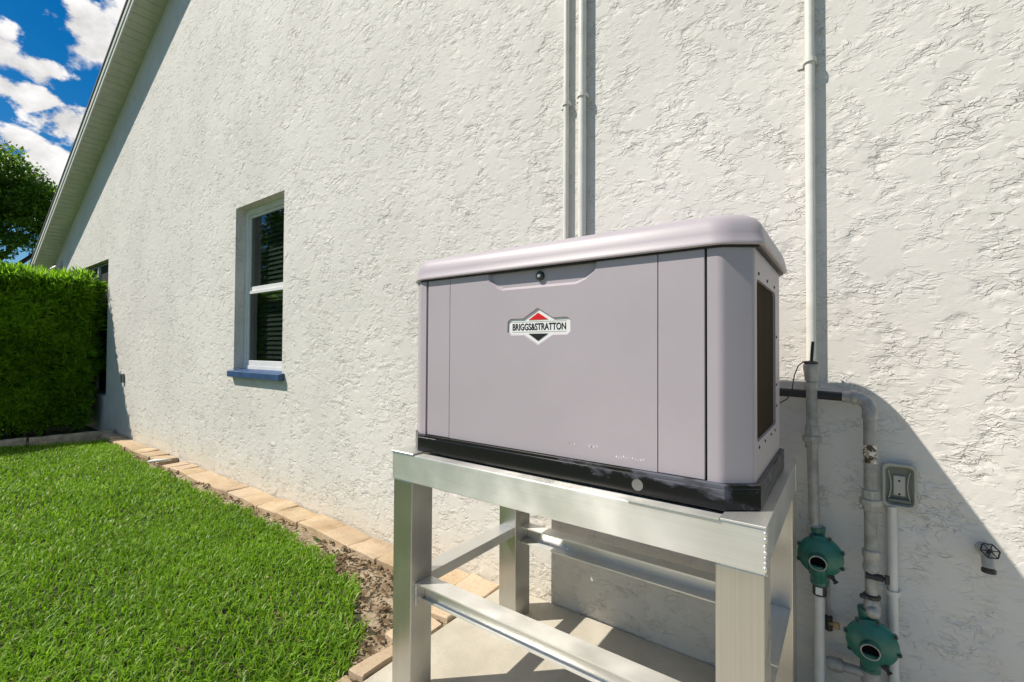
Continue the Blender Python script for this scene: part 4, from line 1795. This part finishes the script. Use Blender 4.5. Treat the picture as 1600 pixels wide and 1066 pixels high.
def hedge():
    rng = np.random.default_rng(31)
    X0, X1, Y0, Y1, Z1 = -12.1, -10.42, -3.6, -0.14, 2.56
    t = thing('hedge', 'clipped bright green hedge with narrow leaves at the far end of the wall', 'hedge', (-11.2, -1.8, 0))
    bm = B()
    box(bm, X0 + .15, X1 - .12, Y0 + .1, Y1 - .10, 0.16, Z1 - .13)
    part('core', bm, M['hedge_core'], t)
    # stems at the foot
    for k in range(9):
        bm = B()
        y = Y1 - .15 - k * 0.36
        x = X1 - .32 + rng.uniform(-.12, .12)
        tube(bm, [(x, y, -.03), (x + rng.uniform(-.05, .05), y + rng.uniform(-.05, .05), .25), (x + rng.uniform(-.1, .1), y, .5)], [.03, .026, .02], 8)
        part('stem', bm, M['bark'], t, smooth=True)
    shoots = []
    def face(n, fn, nrm):
        p = fn(n)
        # uneven surface
        b = 0.085 * np.sin(p[:, 1] * 5 + 1.3 * np.sin(p[:, 2] * 4)) * np.sin(p[:, 2] * 4.2 + p[:, 0] * 3) + rng.uniform(-.12, .10, n)
        p = p + np.array(nrm) * b[:, None]
        d = np.array(nrm) + rng.normal(0, .55, (n, 3)) + np.array([0, 0, .35])
        shoots.append((p, unit(d)))
    def px(n):
        z = rng.uniform(0.10, Z1, n)
        return np.stack([np.full(n, X1) - .14 * np.clip(.5 - z, 0, 1) , rng.uniform(Y0, Y1 - .03, n), z], 1)
    face(5200, px, (1, 0, 0))
    face(2300, lambda n: np.stack([rng.uniform(X0, X1, n), rng.uniform(Y0, Y1, n), np.full(n, Z1)], 1), (0, 0, 1))
    def pw(n):
        z = rng.uniform(.15, Z1, n)
        return np.stack([rng.uniform(X0, X1, n), np.full(n, Y1) - .30 * np.clip(1.0 - z, 0, 1), z], 1)
    face(1700, pw, (0, 1, 0))
    face(900, lambda n: np.stack([rng.uniform(X0, X1, n), np.full(n, Y0), rng.uniform(.15, Z1, n)], 1), (0, -1, 0))
    P_ = np.concatenate([s[0] for s in shoots])
    D_ = np.concatenate([s[1] for s in shoots])
    K = 11
    n = len(P_)
    C = np.repeat(P_, K, 0) + np.repeat(D_, K, 0) * rng.uniform(-.05, .045, (n * K, 1))
    a = rng.uniform(0, 2 * np.pi, n * K)
    Dr = np.repeat(D_, K, 0)
    ref = np.where(np.abs(Dr[:, 2:3]) > .85, np.array([[1., 0, 0]]), np.array([[0, 0, 1.]]))
    U = unit(np.cross(Dr, ref))
    Vv = np.cross(Dr, U)
    out = U * np.cos(a)[:, None] + Vv * np.sin(a)[:, None]
    el = rng.uniform(.35, 1.25, n * K)
    d = unit(Dr * np.cos(el)[:, None] + out * np.sin(el)[:, None])
    s = unit(np.cross(d, Dr + 1e-3))
    L_ = rng.uniform(.07, .16, n * K)
    W_ = rng.uniform(.015, .028, n * K)
    me = leaf_mesh('foliage', C, d, s, L_, W_)
    o = link('foliage', me, M['hedge'])
    o.parent = t
    o.matrix_parent_inverse = Matrix.Translation(-Vector(t.location))
    o['kind'] = 'stuff'


hedge()


def tree(loc, h, crown, label, seed, nleaf=9000, leaf=(0.10, 0.17), mat='tree', group=None):
    """crown: list of (dx,dy,z,r) leaf masses"""
    rng = np.random.default_rng(seed)
    rnd = random.Random(seed)
    t = thing('tree', label, 'tree', loc, group)
    bm = B()
    x, y, z0 = loc
    fork = h * 0.32
    pts = [(x + 0.05 * math.sin(k), y + .05 * math.cos(k * 1.7), z0 - .1 + fork * k / 5) for k in range(6)]
    tube(bm, pts, [.20 - .016 * k for k in range(6)], 12)
    trunk = part('trunk', bm, M['bark'], t, smooth=True)
    for (dx, dy, z, r) in crown:
        bm = B()
        a, b = Vector(pts[-1]), Vector((x + dx, y + dy, z0 + z))
        m = a.lerp(b, .5) + Vector((rnd.uniform(-.3, .3), rnd.uniform(-.3, .3), rnd.uniform(.0, .4)))
        tube(bm, [a, a.lerp(m, .5), m, m.lerp(b, .6), b], [.11, .09, .07, .05, .02], 8)
        for q in range(6):
            e = b + Vector((rnd.uniform(-1, 1), rnd.uniform(-1, 1), rnd.uniform(-.6, .9))) * r * .8
            tube(bm, [m.lerp(b, .5), m.lerp(b, .5).lerp(e, .5) + Vector((0, 0, .1)), e], [.03, .02, .008], 5)
        part('limb', bm, M['bark'], t, smooth=True)
    tot_r = sum(c[3] ** 2 for c in crown)
    Cs = []
    for (dx, dy, z, r) in crown:
        n = int(nleaf * r * r / tot_r)
        # leaf clusters on twigs through the outer part of the mass
        nc = max(10, n // 22)
        v = unit(rng.normal(0, 1, (nc, 3)))
        rr = r * rng.uniform(.45, 1.05, nc) ** .6 * (1 + .22 * np.sin(v[:, 0] * 7 + seed) * np.sin(v[:, 2] * 6 + v[:, 1] * 5))
        cc = v * rr[:, None] * np.array([1, 1, .82]) + np.array([x + dx, y + dy, z0 + z])
        k = rng.integers(0, nc, n)
        Cs.append(cc[k] + rng.normal(0, .13, (n, 3)) * np.array([1, 1, .6]))
    C = np.concatenate(Cs)
    n = len(C)
    d = unit(rng.normal(0, 1, (n, 3)) + np.array([0, 0, -.15]))
    s = unit(np.cross(d, unit(rng.normal(0, 1, (n, 3)) * .5 + np.array([0, 0, 1]))))
    me = leaf_mesh('crown', C, d, s, rng.uniform(*leaf, n), rng.uniform(leaf[0] * .5, leaf[1] * .55, n), .12)
    o = link('crown', me, M[mat])
    o.parent = t
    o.matrix_parent_inverse = Matrix.Translation(-Vector(t.location))
    o['kind'] = 'stuff'


tree((-25.5, -1.0, 0), 8.5, [(0, 0, 7.3, 2.0), (-.6, 1.6, 7.2, 1.5), (.4, -1.9, 7.4, 1.8), (.6, 1.6, 6.2, 1.4), (0.3, -.4, 8.2, 1.5), (.5, 2.6, 6.6, 1.4), (.6, -1.0, 6.0, 1.3), (.2, .9, 8.0, 1.2), (0, 3.6, 6.9, 1.2), (.8, .6, 5.2, 1.1), (.7, -2.0, 5.6, 1.2)],
     'dense green tree rising beyond the hedge left of the eave', 41, 42000, (.11, .19))
# trees across the side yard, mirrored in the window glass
tree((-23.0, -9.5, 0), 11, [(0, 0, 5.6, 2.5), (1.8, .5, 4.8, 2.0), (-1.9, .3, 4.8, 2.0), (.3, -.8, 8.2, 2.2), (-1.2, .4, 10.2, 1.8), (1.7, .2, 7.4, 1.9)], 'broad green tree across the side yard, opposite the window', 42, 14000, (.16, .26))
tree((-17.5, -10.5, 0), 8, [(0, 0, 4.4, 2.1), (1.6, .3, 3.6, 1.6), (-1.7, -.3, 3.8, 1.7), (0, .2, 5.8, 1.3)], 'shorter green tree across the side yard, behind the camera side', 43, 7000, (.16, .26))
tree((-29.5, -12.0, 0), 10, [(0, 0, 6.2, 2.6), (2.1, .4, 5, 2.0), (-2, .5, 5.2, 2.2), (.2, 0, 8, 1.8)], 'tallest green tree across the side yard, far left', 44, 7000, (.18, .28))


# kerb stones at the foot of the hedge
def kerbs():
    rnd = random.Random(2)
    t = thing('garden_kerb', 'low weathered stone kerb at the foot of the hedge', 'kerb', (-9.6, -0.7, 0))
    P_ = [(-9.52, -0.04), (-9.60, -0.98), (-9.78, -1.95), (-9.95, -2.9)]
    for a, b in zip(P_, P_[1:]):
        A, Bq = Vector((*a, 0)), Vector((*b, 0))
        d = (Bq - A).normalized()
        n = Vector((-d.y, d.x, 0))
        if n.x < 0:
            n = -n
        L_ = (Bq - A).length
        bm = B()
        rings = []
        for k in range(7):
            s = 0.012 + (L_ - .024) * k / 6
            c = A + d * s
            w, h = .075 + rnd.uniform(-.006, .006), .105 + rnd.uniform(-.008, .008)
            rings.append([c + n * (w * q[0]) + Vector((0, 0, h * q[1])) for q in ((-1, -.4), (1, -.4), (1.0, .7), (.75, .95), (0.2, 1.02), (-.7, .95), (-1, .7))])
        stack(bm, rings)
        part('stone', bm, M['kerb'], t, angle=40)


kerbs()

# short length of white pipe lying between the pavers
bm = B()
tube(bm, [(-6.86, -0.30, 0.035), (-6.80, -0.27, 0.05), (-6.72, -0.20, 0.055), (-6.70, -0.12, 0.055)], 0.017, 12)
o = part('irrigation_pipe', bm, M['pvc'], smooth=True)
tag(o, 'short bent white irrigation pipe lying in the gap between wall pavers', 'pipe')
